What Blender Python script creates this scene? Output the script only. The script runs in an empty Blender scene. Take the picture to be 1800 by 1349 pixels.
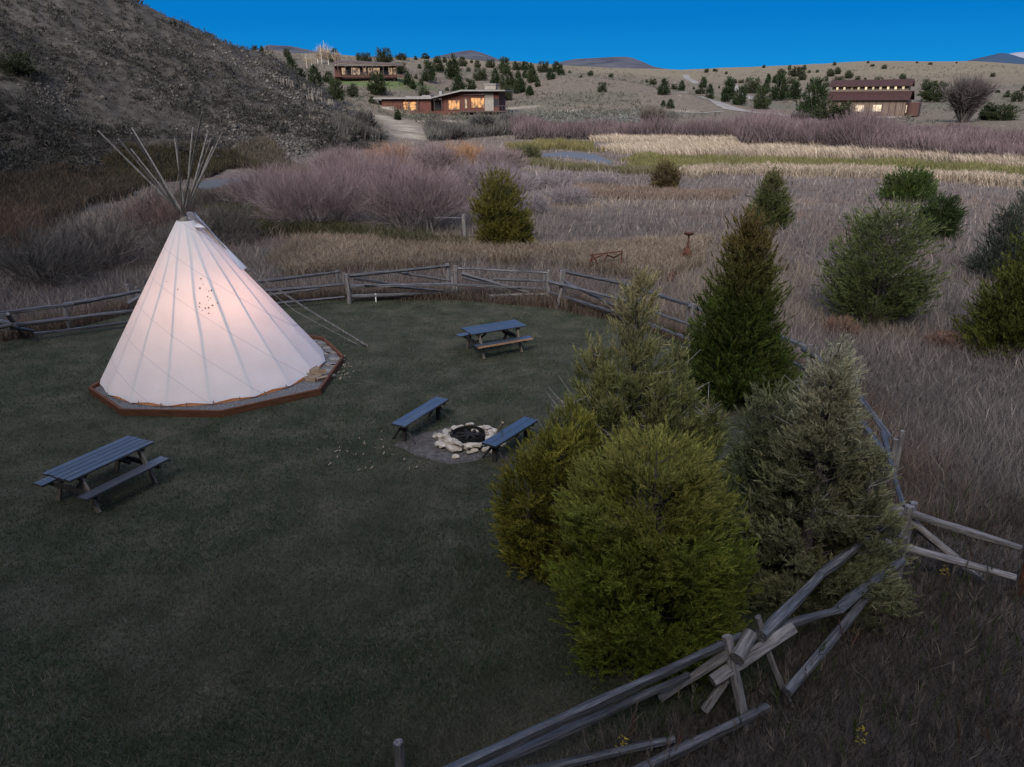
import bpy, math, random
import numpy as np
from mathutils import Vector, Matrix

# ------------------------------------------------------------------ camera, world, light
S = bpy.context.scene
COL = S.collection
PITCH, ROLL, FPX, CAMH = 0.3598, -0.0071, 1337.4, 7.05
cam = bpy.data.cameras.new("camera")
cam.sensor_width = 36.0
cam.lens = 36.0 * FPX / 1800.0
cam.clip_end = 20000.0
camo = bpy.data.objects.new("camera", cam)
COL.objects.link(camo)
camo.matrix_world = Matrix.Translation((0, 0, CAMH)) @ Matrix.Rotation(math.pi / 2 - PITCH, 4, 'X') @ Matrix.Rotation(ROLL, 4, 'Z')
S.camera = camo

SUN_EL, SUN_ROT = math.radians(8), math.radians(200)      # last light low behind the camera
W = bpy.data.worlds.new("World")
S.world = W
W.use_nodes = True
nt = W.node_tree
N, L = nt.nodes, nt.links


def wnode(t, **k):
    n = N.new(t)
    for a, b in k.items():
        setattr(n, a, b)
    return n


def wmath(op, a, b=None, clamp=False):
    n = wnode('ShaderNodeMath', operation=op, use_clamp=clamp)
    for i, v in enumerate((a, b)):
        if v is None:
            continue
        if isinstance(v, (int, float)):
            n.inputs[i].default_value = v
        else:
            L.new(v, n.inputs[i])
    return n.outputs[0]


sky = wnode('ShaderNodeTexSky', sky_type='NISHITA', sun_disc=False, sun_elevation=SUN_EL, sun_rotation=SUN_ROT,
            altitude=1500, ozone_density=3.0)
tc = wnode('ShaderNodeTexCoord')
sep = wnode('ShaderNodeSeparateXYZ')
L.new(tc.outputs['Generated'], sep.inputs[0])
X_, Y_, Z_ = sep.outputs
# the deep blue of the dusk sky opposite the afterglow, fading out overhead and behind
fy = wmath('MULTIPLY_ADD', Y_, 2.2)
fy.node.inputs[2].default_value = 0.05
fy.node.use_clamp = True
fz = wmath('MULTIPLY_ADD', Z_, -1.9)
fz.node.inputs[2].default_value = 1.55
fz.node.use_clamp = True
front = wmath('MULTIPLY', fy, fz)
el = wnode('ShaderNodeValToRGB')
L.new(Z_, el.inputs[0])
el.color_ramp.elements[0].position = 0.0
el.color_ramp.elements[0].color = (0.006, 0.190, 0.455, 1)
el.color_ramp.elements[1].position = 0.45
el.color_ramp.elements[1].color = (0.004, 0.10, 0.34, 1)
e = el.color_ramp.elements.new(0.09)
e.color = (0.001, 0.122, 0.375, 1)
glow = wnode('ShaderNodeVectorMath', operation='SCALE')      # neutral overhead afterglow
rgbz = wnode('ShaderNodeRGB')
rgbz.outputs[0].default_value = (0.42, 0.47, 0.64, 1)
L.new(rgbz.outputs[0], glow.inputs[0])
zz = wmath('MULTIPLY_ADD', Z_, 0.75)
zz.node.inputs[2].default_value = 0.25
zz.node.use_clamp = True
L.new(zz, glow.inputs['Scale'])
nis = wnode('ShaderNodeVectorMath', operation='SCALE')
nis.inputs['Scale'].default_value = 0.04
L.new(sky.outputs[0], nis.inputs[0])
add = wnode('ShaderNodeVectorMath', operation='ADD')
L.new(nis.outputs[0], add.inputs[0])
L.new(glow.outputs[0], add.inputs[1])
mx = wnode('ShaderNodeMixRGB')
L.new(front, mx.inputs[0])
L.new(add.outputs[0], mx.inputs[1])
L.new(el.outputs[0], mx.inputs[2])
ten = wnode('ShaderNodeVectorMath', operation='SCALE')
ten.inputs['Scale'].default_value = 10.0
L.new(mx.outputs[0], ten.inputs[0])
L.new(ten.outputs[0], N['Background'].inputs[0])
N['Background'].inputs[1].default_value = 0.1

sunl = bpy.data.lights.new("sun", 'SUN')
sunl.energy = 4.4
sunl.angle = math.radians(30)
sunl.color = (1.0, 0.92, 0.87)
suno = bpy.data.objects.new("sun", sunl)
COL.objects.link(suno)
suno.rotation_euler = (math.radians(53), 0, math.radians(-18))   # from behind left, soft
suno.location = (-20, -40, 40)

S.view_settings.view_transform = 'Standard'
S.view_settings.look = 'None'
S.view_settings.exposure = 0.65
S.view_settings.gamma = 1.0
S.render.engine = 'CYCLES'
S.cycles.max_bounces = 5
S.cycles.diffuse_bounces = 3
S.cycles.glossy_bounces = 2
S.cycles.transmission_bounces = 4
S.cycles.transparent_max_bounces = 6
S.cycles.sample_clamp_indirect = 1.5
S.cycles.use_denoising = True
S.cycles.denoiser = 'OPENIMAGEDENOISE'
S.cycles.denoising_input_passes = 'RGB_ALBEDO_NORMAL'
S.cycles.denoising_prefilter = 'NONE'
S.cycles.use_adaptive_sampling = False
S.cycles.caustics_reflective = False
S.cycles.caustics_refractive = False

# ------------------------------------------------------------------ geometry helpers
rng = np.random.default_rng(7)
CP, SP = math.cos(PITCH), math.sin(PITCH)
CR, SR = math.cos(ROLL), math.sin(ROLL)


def ray(px, py):
    u, v = px - 900, py - 674.5
    u, v = CR * u + SR * v, -SR * u + CR * v
    return np.array([u / FPX, CP - v / FPX * SP, -SP - v / FPX * CP])


def gp(px, py, z=0.0):
    d = ray(px, py)
    return np.array([0, 0, CAMH]) + d * ((z - CAMH) / d[2])


def at(px, py, dist):
    d = ray(px, py)
    return np.array([0, 0, CAMH]) + d * (dist / math.hypot(d[0], d[1]))


def proj(P):
    P = np.atleast_2d(np.asarray(P, float))
    x, y, z = P[:, 0], P[:, 1], P[:, 2] - CAMH
    fw = y * CP - z * SP
    up = y * SP + z * CP
    u, v = FPX * x / fw, -FPX * up / fw
    return np.stack([900 + CR * u - SR * v, 674.5 + SR * u + CR * v], 1)


def zat(P, py):
    zs = np.linspace(-4, 40, 8801)
    q = proj(np.stack([zs * 0 + P[0], zs * 0 + P[1], zs], 1))[:, 1]
    return float(zs[np.argmin(abs(q - py))])


def vnoise(x, y, scale, seed=0):
    x, y = np.asarray(x) / scale, np.asarray(y) / scale
    xi, yi = np.floor(x).astype(np.int64), np.floor(y).astype(np.int64)
    fx, fy_ = x - xi, y - yi
    fx, fy_ = fx * fx * (3 - 2 * fx), fy_ * fy_ * (3 - 2 * fy_)

    def h(a, b):
        n = (a * 374761393 + b * 668265263 + seed * 974634773) & 0x7fffffff
        n = ((n ^ (n >> 13)) * 1274126177) & 0x7fffffff
        n = (n ^ (n >> 16)) & 0xffff
        return n / 65535.0
    return ((h(xi, yi) * (1 - fx) + h(xi + 1, yi) * fx) * (1 - fy_) + (h(xi, yi + 1) * (1 - fx) + h(xi + 1, yi + 1) * fx) * fy_)


def fbm(x, y, scale, seed=0, oct=3):
    s, a, t = 0, 1.0, 0
    for k in range(oct):
        s = s + a * vnoise(x, y, scale / 2 ** k, seed + k * 17)
        t += a
        a *= 0.5
    return s / t


def inpoly(x, y, poly):
    x, y = np.asarray(x), np.asarray(y)
    ins = np.zeros(x.shape, bool)
    n = len(poly)
    for i in range(n):
        x0, y0 = poly[i][0], poly[i][1]
        x1, y1 = poly[(i + 1) % n][0], poly[(i + 1) % n][1]
        c = ((y0 > y) != (y1 > y))
        ins ^= c & (x < (x1 - x0) * (y - y0) / ((y1 - y0) if y1 != y0 else 1e-9) + x0)
    return ins


def dseg(x, y, pts):
    d = np.full(np.shape(x), 1e9)
    for a, b in zip(pts[:-1], pts[1:]):
        ax, ay, bx, by = a[0], a[1], b[0], b[1]
        t = np.clip(((x - ax) * (bx - ax) + (y - ay) * (by - ay)) / ((bx - ax) ** 2 + (by - ay) ** 2 + 1e-9), 0, 1)
        d = np.minimum(d, np.hypot(x - ax - t * (bx - ax), y - ay - t * (by - ay)))
    return d


def np_mesh(name, V, F, col=None, smooth=False):
    """mesh from arrays: V (n,3); F (m,3) or (m,4); col (n,3) per-vertex colour 'Col'"""
    V = np.ascontiguousarray(V, np.float32)
    F = np.ascontiguousarray(F, np.int32)
    me = bpy.data.meshes.new(name)
    me.vertices.add(len(V))
    me.vertices.foreach_set('co', V.ravel())
    k = F.shape[1]
    me.loops.add(F.size)
    me.loops.foreach_set('vertex_index', F.ravel())
    me.polygons.add(len(F))
    me.polygons.foreach_set('loop_start', np.arange(0, F.size, k, dtype=np.int32))
    if smooth:
        me.polygons.foreach_set('use_smooth', np.ones(len(F), bool))
    me.update(calc_edges=True)
    if col is not None:
        a = me.attributes.new('Col', 'FLOAT_COLOR', 'POINT')
        c = np.ones((len(V), 4), np.float32)
        c[:, :3] = np.clip(col, 0, 1)
        a.data.foreach_set('color', c.ravel())
    return me


class MB:
    """collects boxes, tubes and prisms for ONE mesh"""

    def __init__(s):
        s.v, s.f, s.sm = [], [], []

    def add(s, verts, faces, smooth=False):
        o = len(s.v)
        s.v += [tuple(map(float, q)) for q in verts]
        s.f += [tuple(i + o for i in f) for f in faces]
        s.sm += [smooth] * len(faces)
        return s

    def box(s, c, size, M=None, taper=None):
        hx, hy, hz = size[0] / 2, size[1] / 2, size[2] / 2
        b = min(hx, hy, hz) * 0.12
        b = min(b, 0.02)
        vs = []
        # chamfered box: 24 verts
        for sx in (-1, 1):
            for sy in (-1, 1):
                for sz in (-1, 1):
                    vs += [(sx * hx, sy * (hy - b), sz * (hz - b)), (sx * (hx - b), sy * hy, sz * (hz - b)), (sx * (hx - b), sy * (hy - b), sz * hz)]
        idx = {}
        n = 0
        for sx in (-1, 1):
            for sy in (-1, 1):
                for sz in (-1, 1):
                    idx[(sx, sy, sz)] = n
                    n += 3
        I = lambda a, b_, c_, k: idx[(a, b_, c_)] + k
        fs = []
        for q in (-1, 1):
            r = [(-1, -1), (1, -1), (1, 1), (-1, 1)]
            fx = [I(q, a, b_, 0) for a, b_ in r]
            fy2 = [I(b_, q, a, 1) for a, b_ in r]
            fz2 = [I(a, b_, q, 2) for a, b_ in r]
            for ff in (fx, fy2, fz2):
                fs.append(tuple(ff if q > 0 else ff[::-1]))
        for a in (-1, 1):
            for b_ in (-1, 1):
                fs.append((I(a, b_, -1, 0), I(a, b_, 1, 0), I(a, b_, 1, 1), I(a, b_, -1, 1)))
                fs.append((I(a, -1, b_, 0), I(a, 1, b_, 0), I(a, 1, b_, 2), I(a, -1, b_, 2)))
                fs.append((I(-1, a, b_, 1), I(1, a, b_, 1), I(1, a, b_, 2), I(-1, a, b_, 2)))
                for c_ in (-1, 1):
                    fs.append((I(a, b_, c_, 0), I(a, b_, c_, 1), I(a, b_, c_, 2)))
        if M is not None:
            vs = [M @ Vector(q) for q in vs]
        vs = [(q[0] + c[0], q[1] + c[1], q[2] + c[2]) for q in vs]
        return s.add(vs, fs)

    def tube(s, pts, rad, n=8, caps=True, smooth=True, rough=0.0, rs=0):
        pts = [Vector(q) for q in pts]
        m = len(pts)
        rr = rad if hasattr(rad, '__len__') else [rad] * m
        R_ = random.Random(rs)
        off = [1 + rough * R_.uniform(-1, 1) for _ in range(n)]
        vs, fs = [], []
        up0 = None
        for i in range(m):
            t = (pts[min(i + 1, m - 1)] - pts[max(i - 1, 0)]).normalized()
            if up0 is None:
                up0 = t.cross(Vector((0, 0, 1)) if abs(t.z) < .9 else Vector((1, 0, 0))).normalized()
            a = (up0 - t * up0.dot(t)).normalized()
            up0 = a
            b = t.cross(a)
            for k in range(n):
                an = 2 * math.pi * k / n
                r = rr[i] * off[k] * (1 + rough * .4 * R_.uniform(-1, 1))
                vs.append(pts[i] + a * (r * math.cos(an)) + b * (r * math.sin(an)))
        for i in range(m - 1):
            for k in range(n):
                k2 = (k + 1) % n
                fs.append((i * n + k, i * n + k2, (i + 1) * n + k2, (i + 1) * n + k))
        s.add(vs, fs, smooth)
        if caps:
            s.add(vs[:n], [tuple(range(n))[::-1]])
            s.add(vs[-n:], [tuple(range(n))])
        return s

    def prism(s, poly, z0, z1):
        n = len(poly)
        vs = [(p[0], p[1], z0) for p in poly] + [(p[0], p[1], z1) for p in poly]
        fs = [tuple(range(n))[::-1], tuple(range(n, 2 * n))] + [(i, (i + 1) % n, n + (i + 1) % n, n + i) for i in range(n)]
        return s.add(vs, fs)

    def mesh(s, name):
        me = bpy.data.meshes.new(name)
        me.from_pydata(s.v, [], s.f)
        me.polygons.foreach_set('use_smooth', s.sm)
        me.update()
        return me

    def build(s, name, mat, parent=None, **k):
        return obj(name, s.mesh(name), mat, parent, **k)


def obj(name, me, mat=None, parent=None, mw=None, label=None):
    o = bpy.data.objects.new(name, me)
    COL.objects.link(o)
    if mat is not None and me is not None and not me.materials:
        me.materials.append(mat)
    if parent is not None:
        o.parent = parent
    if mw is not None:
        o.matrix_basis = mw
    if label:
        o['label'] = label
    return o


def tag(o, label, cat, group=None):
    o['label'] = label
    o['category'] = cat
    if group:
        o['group'] = group
    return o


def thing(name, label, cat, loc=(0, 0, 0), rz=0.0, group=None):
    o = bpy.data.objects.new(name, None)
    o.empty_display_size = 0.2
    COL.objects.link(o)
    o.matrix_basis = Matrix.Translation(Vector([float(q) for q in loc])) @ Matrix.Rotation(rz, 4, 'Z')
    return tag(o, label, cat, group)


def kind(o, k):
    o['kind'] = k
    return o


def dup(root, loc, rz=0.0, sc=1.0, label=None, group=None, sz=None):
    r = root.copy()
    COL.objects.link(r)
    r.matrix_basis = Matrix.Translation(Vector([float(q) for q in loc])) @ Matrix.Rotation(rz, 4, 'Z') @ Matrix.Diagonal((sc, sc, sz or sc, 1))
    if label:
        r['label'] = label
    if group:
        r['group'] = group
    for ch in list(root.children):
        c = ch.copy()
        COL.objects.link(c)
        c.parent = r
        for g in list(ch.children):
            d = g.copy()
            COL.objects.link(d)
            d.parent = c
    return r


# ------------------------------------------------------------------ materials
def newmat(name):
    m = bpy.data.materials.new(name)
    m.use_nodes = True
    n = m.node_tree.nodes
    return m, n, m.node_tree.links, n['Principled BSDF']


def ramp(n, stops):
    r = n.new('ShaderNodeValToRGB')
    el_ = r.color_ramp.elements
    el_[0].position, el_[0].color = stops[0][0], (*stops[0][1], 1)
    el_[1].position, el_[1].color = stops[-1][0], (*stops[-1][1], 1)
    for p_, c_ in stops[1:-1]:
        q = el_.new(p_)
        q.color = (*c_, 1)
    return r


def solid(name, stops, scale=8.0, stretch=(1, 1, 1), rough=.75, bump=.3, bscale=None, detail=6, spec=.3, coord='Object', rand=0.0, metal=0.0, bdist=.02):
    m, n, l, b = newmat(name)
    tcn = n.new('ShaderNodeTexCoord')
    mp = n.new('ShaderNodeMapping')
    mp.inputs['Scale'].default_value = stretch
    l.new(tcn.outputs[coord], mp.inputs[0])
    if rand:
        oi = n.new('ShaderNodeObjectInfo')
        sc_ = n.new('ShaderNodeVectorMath')
        sc_.operation = 'SCALE'
        sc_.inputs[0].default_value = (37, 53, 71)
        l.new(oi.outputs['Random'], sc_.inputs['Scale'])
        ad = n.new('ShaderNodeVectorMath')
        ad.operation = 'ADD'
        l.new(mp.outputs[0], ad.inputs[0])
        l.new(sc_.outputs[0], ad.inputs[1])
        src = ad.outputs[0]
    else:
        src = mp.outputs[0]
    nz = n.new('ShaderNodeTexNoise')
    nz.inputs['Scale'].default_value = scale
    nz.inputs['Detail'].default_value = detail
    nz.inputs['Roughness'].default_value = .65
    l.new(src, nz.inputs['Vector'])
    r = ramp(n, stops)
    l.new(nz.outputs['Fac'], r.inputs[0])
    out = r.outputs[0]
    if rand:
        hs = n.new('ShaderNodeHueSaturation')
        mr = n.new('ShaderNodeMapRange')
        mr.inputs['To Min'].default_value = 1 - rand
        mr.inputs['To Max'].default_value = 1 + rand
        l.new(oi.outputs['Random'], mr.inputs[0])
        l.new(mr.outputs[0], hs.inputs['Value'])
        l.new(out, hs.inputs['Color'])
        out = hs.outputs[0]
    l.new(out, b.inputs['Base Color'])
    b.inputs['Roughness'].default_value = rough
    b.inputs['Specular IOR Level'].default_value = spec
    b.inputs['Metallic'].default_value = metal
    if bump:
        nz2 = n.new('ShaderNodeTexNoise')
        nz2.inputs['Scale'].default_value = bscale or scale * 2.5
        nz2.inputs['Detail'].default_value = 8
        l.new(src, nz2.inputs['Vector'])
        bp = n.new('ShaderNodeBump')
        bp.inputs['Strength'].default_value = bump
        bp.inputs['Distance'].default_value = bdist
        l.new(nz2.outputs['Fac'], bp.inputs['Height'])
        l.new(bp.outputs[0], b.inputs['Normal'])
    return m


def foliage(name, trans=.35, rough=.6, spec=.2):
    m, n, l, b = newmat(name)
    a = n.new('ShaderNodeAttribute')
    a.attribute_name = 'Col'
    l.new(a.outputs['Color'], b.inputs['Base Color'])
    b.inputs['Roughness'].default_value = rough
    b.inputs['Specular IOR Level'].default_value = spec
    if trans:
        t = n.new('ShaderNodeBsdfTranslucent')
        l.new(a.outputs['Color'], t.inputs[0])
        mxs = n.new('ShaderNodeMixShader')
        mxs.inputs[0].default_value = trans
        l.new(b.outputs[0], mxs.inputs[1])
        l.new(t.outputs[0], mxs.inputs[2])
        l.new(mxs.outputs[0], n['Material Output'].inputs[0])
    return m


def glow_mat(name, color, strength, scale=1.2, var=.6):
    m, n, l, b = newmat(name)
    tcn = n.new('ShaderNodeTexCoord')
    nz = n.new('ShaderNodeTexNoise')
    nz.inputs['Scale'].default_value = scale
    nz.inputs['Detail'].default_value = 3
    l.new(tcn.outputs['Object'], nz.inputs['Vector'])
    r = ramp(n, [(.38, tuple(q * (1 - var) for q in color)), (.55, color)])
    l.new(nz.outputs['Fac'], r.inputs[0])
    l.new(r.outputs[0], b.inputs['Emission Color'])
    b.inputs['Emission Strength'].default_value = strength
    b.inputs['Base Color'].default_value = (.05, .05, .05, 1)
    b.inputs['Roughness'].default_value = .2
    return m


M_leaf = foliage('foliage', .25)
M_grass = foliage('grass', .3, .7)
M_twig = foliage('twigs', 0, .8, .15)
M_bark = solid('juniper_bark', [(.3, (.05, .04, .035)), (.7, (.14, .12, .105))], 14, (1, 1, .2), .9, .6, rand=.2)
M_deadwood = solid('dead_wood', [(.3, (.16, .145, .13)), (.7, (.36, .34, .32))], 14, (1, 1, .2), .85, .4)
M_rail = solid('weathered_rail', [(.28, (.016, .016, .018)), (.5, (.075, .075, .08)), (.72, (.19, .187, .19))], 5, (.5, 7, 7), .62, .7, bscale=9, spec=.5, rand=.25, bdist=.03)
M_post = solid('weathered_post', [(.28, (.05, .047, .045)), (.5, (.17, .16, .155)), (.72, (.32, .30, .285))], 5, (.6, 7, 7), .75, .7, bscale=9, spec=.3, rand=.2, bdist=.03)
M_plank = solid('weathered_plank', [(.28, (.010, .011, .014)), (.5, (.035, .038, .045)), (.75, (.11, .115, .13))], 4, (.6, 9, 9), .42, .45, bscale=8, spec=.9, rand=.2)
M_bench = solid('dark_bench_plank', [(.28, (.008, .009, .012)), (.5, (.018, .021, .027)), (.75, (.05, .056, .068))], 4, (.6, 9, 9), .38, .4, bscale=8, spec=1.0, rand=.1)
M_leg = solid('dark_timber', [(.3, (.02, .02, .02)), (.7, (.06, .055, .05))], 6, (3, 3, 1), .8, .3, rand=.2)
M_paleleg = solid('pale_timber', [(.3, (.10, .085, .07)), (.7, (.22, .19, .16))], 6, (3, 3, 1), .8, .3, rand=.2)
M_freshedge = solid('fresh_sawn_edge', [(.3, (.30, .17, .09)), (.7, (.48, .30, .17))], 6, (1, 6, 6), .7, .2)
M_pole = solid('teepee_pole', [(.3, (.10, .09, .08)), (.55, (.21, .195, .175)), (.75, (.34, .32, .30))], 5, (3, 3, .6), .75, .4, rand=.2)
M_edging = solid('rusty_timber', [(.3, (.06, .024, .012)), (.7, (.15, .062, .032))], 4, (.8, 6, 6), .8, .4, rand=.15)
M_gravel = solid('gravel', [(.32, (.05, .05, .053)), (.5, (.15, .15, .155)), (.7, (.28, .28, .28))], 26, rough=.9, bump=1, bscale=30, bdist=.05)
M_stone = solid('pale_stone', [(.3, (.30, .25, .19)), (.55, (.48, .42, .34)), (.75, (.60, .55, .47))], 6, rough=.85, bump=.5, rand=.22)
M_slab = solid('flagstone', [(.3, (.14, .125, .11)), (.7, (.30, .28, .25))], 6, rough=.85, bump=.5, rand=.3)
M_log = solid('split_log', [(.3, (.20, .14, .09)), (.7, (.42, .33, .23))], 8, (1, 5, 5), .8, .4, rand=.3)
M_iron = solid('black_iron', [(.3, (.006, .006, .006)), (.7, (.02, .019, .018))], 12, rough=.85, bump=.3)
M_ash = solid('ash', [(.3, (.008, .008, .008)), (.7, (.035, .033, .032))], 20, rough=.95, bump=.8)
M_rust = solid('rusted_iron', [(.3, (.035, .015, .01)), (.7, (.12, .05, .03))], 14, rough=.9, bump=.4)
M_white = solid('white_plastic', [(.3, (.7, .7, .68)), (.7, (.8, .8, .78))], 5, rough=.5, bump=0)
M_rock = solid('pale_rock', [(.3, (.06, .055, .048)), (.7, (.155, .142, .125))], 2.0, rough=.9, bump=.8, bscale=5, bdist=.2)
M_dirt = solid('bare_dirt', [(.3, (.05, .044, .041)), (.5, (.095, .085, .078)), (.75, (.17, .155, .14))], 9, rough=.95, bump=.6, bscale=40)
M_road = solid('gravel_road', [(.3, (.13, .122, .112)), (.7, (.20, .188, .172))], .3, rough=.95, bump=.2, bdist=.1)

for m_ in (M_plank, M_bench, M_rail):
    b_ = m_.node_tree.nodes['Principled BSDF']
    b_.inputs['Coat Weight'].default_value = .35 if m_ is M_rail else .8
    b_.inputs['Coat Roughness'].default_value = .3
# ------------------------------------------------------------------ terrain: a valley floor at z = 0 and hills round it


def tan_el(az, py):
    w = -(py - 674.5) / FPX
    c = math.cos(az)
    return (w * c * CP - c * SP) / (CP + w * SP)


def K(px, *knots):
    d = ray(px, 171)
    az = math.atan2(d[0], d[1])
    out = [(0.0, 0.0)]
    for r_, v in knots:
        out.append((r_, v[0] if isinstance(v, tuple) else CAMH + r_ * tan_el(az, v)))
    out.append((7000.0, out[-1][1] - 40))
    return az, out


Zk = lambda z: (z,)
PROF = [
    K(-700, (60, Zk(0)), (140, Zk(42)), (260, Zk(75)), (500, Zk(80))),
    K(-100, (66, Zk(0)), (80, Zk(3)), (150, Zk(46)), (260, Zk(66)), (600, Zk(66))),
    K(0, (72, Zk(0)), (82, Zk(2.5)), (150, -150), (260, Zk(52)), (600, Zk(50))),
    K(130, (76, Zk(0)), (86, Zk(2.5)), (145, -62), (230, Zk(34)), (600, Zk(34))),
    K(240, (80, Zk(0)), (90, Zk(2.5)), (138, 0), (200, Zk(22)), (600, Zk(26))),
    K(320, (81, Zk(0)), (91, Zk(2.5)), (140, 36), (190, Zk(16)), (600, Zk(24))),
    K(380, (82, Zk(0)), (92, Zk(2.0)), (140, 66), (185, Zk(13)), (420, 84), (700, Zk(26))),
    K(480, (85, Zk(0)), (95, Zk(1.8)), (145, 104), (178, Zk(9)), (300, 113), (450, 82), (900, Zk(30))),
    K(560, (90, Zk(0)), (98, Zk(1.5)), (148, 158), (175, Zk(5.5)), (290, 138), (360, 122), (500, 91), (900, Zk(30))),
    K(620, (95, Zk(0)), (108, Zk(1.0)), (150, 203), (175, Zk(3)), (220, 193), (290, 140), (350, 124), (490, 96), (900, Zk(30))),
    K(700, (100, Zk(0)), (135, 236), (180, 214), (225, 203), (290, 141), (350, 126), (500, 98), (900, Zk(32))),
    K(800, (105, Zk(0)), (150, Zk(.5)), (185, 212), (240, 201), (300, 165), (380, 130), (530, 102), (900, Zk(33))),
    K(900, (110, Zk(0)), (160, Zk(.5)), (200, 207), (245, 197), (310, 160), (420, 128), (600, 107), (900, Zk(33))),
    K(960, (112, Zk(0)), (165, Zk(.5)), (205, 207), (243, 196), (325, 140), (400, 131), (620, 112), (900, Zk(33))),
    K(1000, (112, Zk(0)), (165, Zk(.5)), (205, 207), (240, 196), (325, 133), (380, Zk(15)), (640, 116), (900, Zk(33))),
    K(1094, (112, Zk(0)), (165, Zk(.5)), (205, 208), (240, 197), (318, 141), (370, Zk(12.5)), (660, 121), (900, Zk(31))),
    K(1200, (112, Zk(0)), (165, Zk(.5)), (205, 209), (240, 198), (290, 162), (330, Zk(8.0)), (450, 150), (690, 125), (900, Zk(31))),
    K(1264, (112, Zk(0)), (165, Zk(.5)), (205, 210), (240, 199), (265, 188), (330, 172), (450, 150), (710, 122), (900, Zk(34))),
    K(1350, (110, Zk(0)), (165, Zk(.4)), (205, 213), (240, 203), (330, 180), (450, 148), (600, 130), (730, 119), (950, Zk(34))),
    K(1500, (108, Zk(0)), (165, Zk(.4)), (210, 214), (235, 210), (300, 190), (420, 152), (560, 128), (730, 113), (950, Zk(40))),
    K(1700, (108, Zk(0)), (165, Zk(.4)), (210, 215), (235, 211), (320, 185), (420, 150), (560, 126), (720, 114), (950, Zk(36))),
    K(1800, (108, Zk(0)), (165, Zk(.4)), (210, 215), (235, 211), (320, 185), (420, 152), (560, 130), (720, 121), (950, Zk(32))),
    K(2500, (108, Zk(0)), (165, Zk(.4)), (235, Zk(2)), (420, Zk(12)), (720, Zk(32)), (950, Zk(38))),
]
# unseen high ground added behind and left of the viewpoint to shade the near lawn
shade_bluff = lambda az, r0, zt: (az, [(0.0, 0.0), (r0, 0.0), (r0 + 6, 4.0), (r0 + 38, zt), (r0 + 80, zt + 8), (600.0, zt), (7000.0, 0.0)])
PROF = [shade_bluff(-math.pi, 9, 58), shade_bluff(-2.4, 9, 60), shade_bluff(-1.9, 12, 62), shade_bluff(-1.35, 24, 56)] + PROF + \
    [(1.25, [(0.0, 0.0), (110.0, 0.0), (300.0, 6.0), (7000.0, 0.0)]), shade_bluff(1.9, 22, 34), shade_bluff(2.4, 13, 42), shade_bluff(math.pi, 9, 54)]
PAZ = np.array([p_[0] for p_ in PROF])
RG = np.arange(0, 1000.5, 0.5)


def smooth_prof(kn):
    rr = np.array([k[0] for k in kn])
    zz_ = np.array([k[1] for k in kn])
    z_ = np.interp(RG, rr, zz_)
    ker = np.hanning(31)
    ker /= ker.sum()
    zp = np.concatenate([np.full(15, z_[0]), z_, np.full(15, z_[-1])])
    return np.convolve(zp, ker, 'valid')


PT = np.stack([smooth_prof(p_[1]) for p_ in PROF])


def base_h(x, y):
    x, y = np.asarray(x, float), np.asarray(y, float)
    r_ = np.hypot(x, y)
    az = np.arctan2(x, y)
    a = np.clip(az, PAZ[0], PAZ[-1] - 1e-6)
    i = np.clip(np.searchsorted(PAZ, a, side='right') - 1, 0, len(PAZ) - 2)
    t = (a - PAZ[i]) / (PAZ[i + 1] - PAZ[i])
    t = t * .55 + (t * t * (3 - 2 * t)) * .45
    ri = np.clip(r_ / 0.5, 0, len(RG) - 1.001)
    k = ri.astype(int)
    f = ri - k
    za = PT[i, k] * (1 - f) + PT[i, k + 1] * f
    zb = PT[i + 1, k] * (1 - f) + PT[i + 1, k + 1] * f
    z = za * (1 - t) + zb * t
    z = np.where(r_ > 1000, z - (r_ - 1000) * .006, z)
    return z


def hill_mask(x, y):
    """1 on the steep sagebrush hill at the left, 0 on the rest"""
    r_, az = np.hypot(x, y), np.arctan2(x, y)
    edge = np.interp(az, [PAZ[4], PAZ[8], PAZ[11], PAZ[12], PAZ[13], PAZ[14]], [62, 79, 87, 93, 100, 110])
    far = np.interp(az, [PAZ[10], PAZ[11], PAZ[13], PAZ[14]], [400, 185, 172, 130])
    return np.clip((r_ - edge) / 8, 0, 1) * np.clip((far - r_) / 10, 0, 1) * np.clip((PAZ[14] - az) / .05, 0, 1) * np.clip((az + 1.1) / .1, 0, 1)


def height(x, y):
    x, y = np.asarray(x, float), np.asarray(y, float)
    z = base_h(x, y)
    hm = hill_mask(x, y)
    r_ = np.hypot(x, y)
    rough = np.clip((r_ - 118) / 60, 0, 1) * np.clip((900 - r_) / 200, 0.15, 1)
    z = z + hm * ((fbm(x, y, 22, 3) - .5) * 5.0 + (fbm(x, y, 5, 9) - .5) * 2.2)
    z = z + (1 - hm) * rough * ((fbm(x, y, 60, 5) - .5) * 2.4 * np.clip((r_ - 240) / 60, 0, 1) + (fbm(x, y, 14, 6) - .5) * .8)
    return z


def hit(px, py, rmin=60.0, rmax=900.0):
    d = ray(px, py)
    d = d / math.hypot(d[0], d[1])
    t = np.arange(rmin, rmax, .5)
    P = np.stack([d[0] * t, d[1] * t], 1)
    zz_ = CAMH + d[2] * t - height(P[:, 0], P[:, 1])
    k = np.argmax(zz_ < 0)
    if zz_[k] >= 0:
        k = int(np.argmin(zz_[t > 150])) + int((t <= 150).sum())
    return np.array([P[k, 0], P[k, 1], float(height(P[k, 0], P[k, 1]))])


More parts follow.
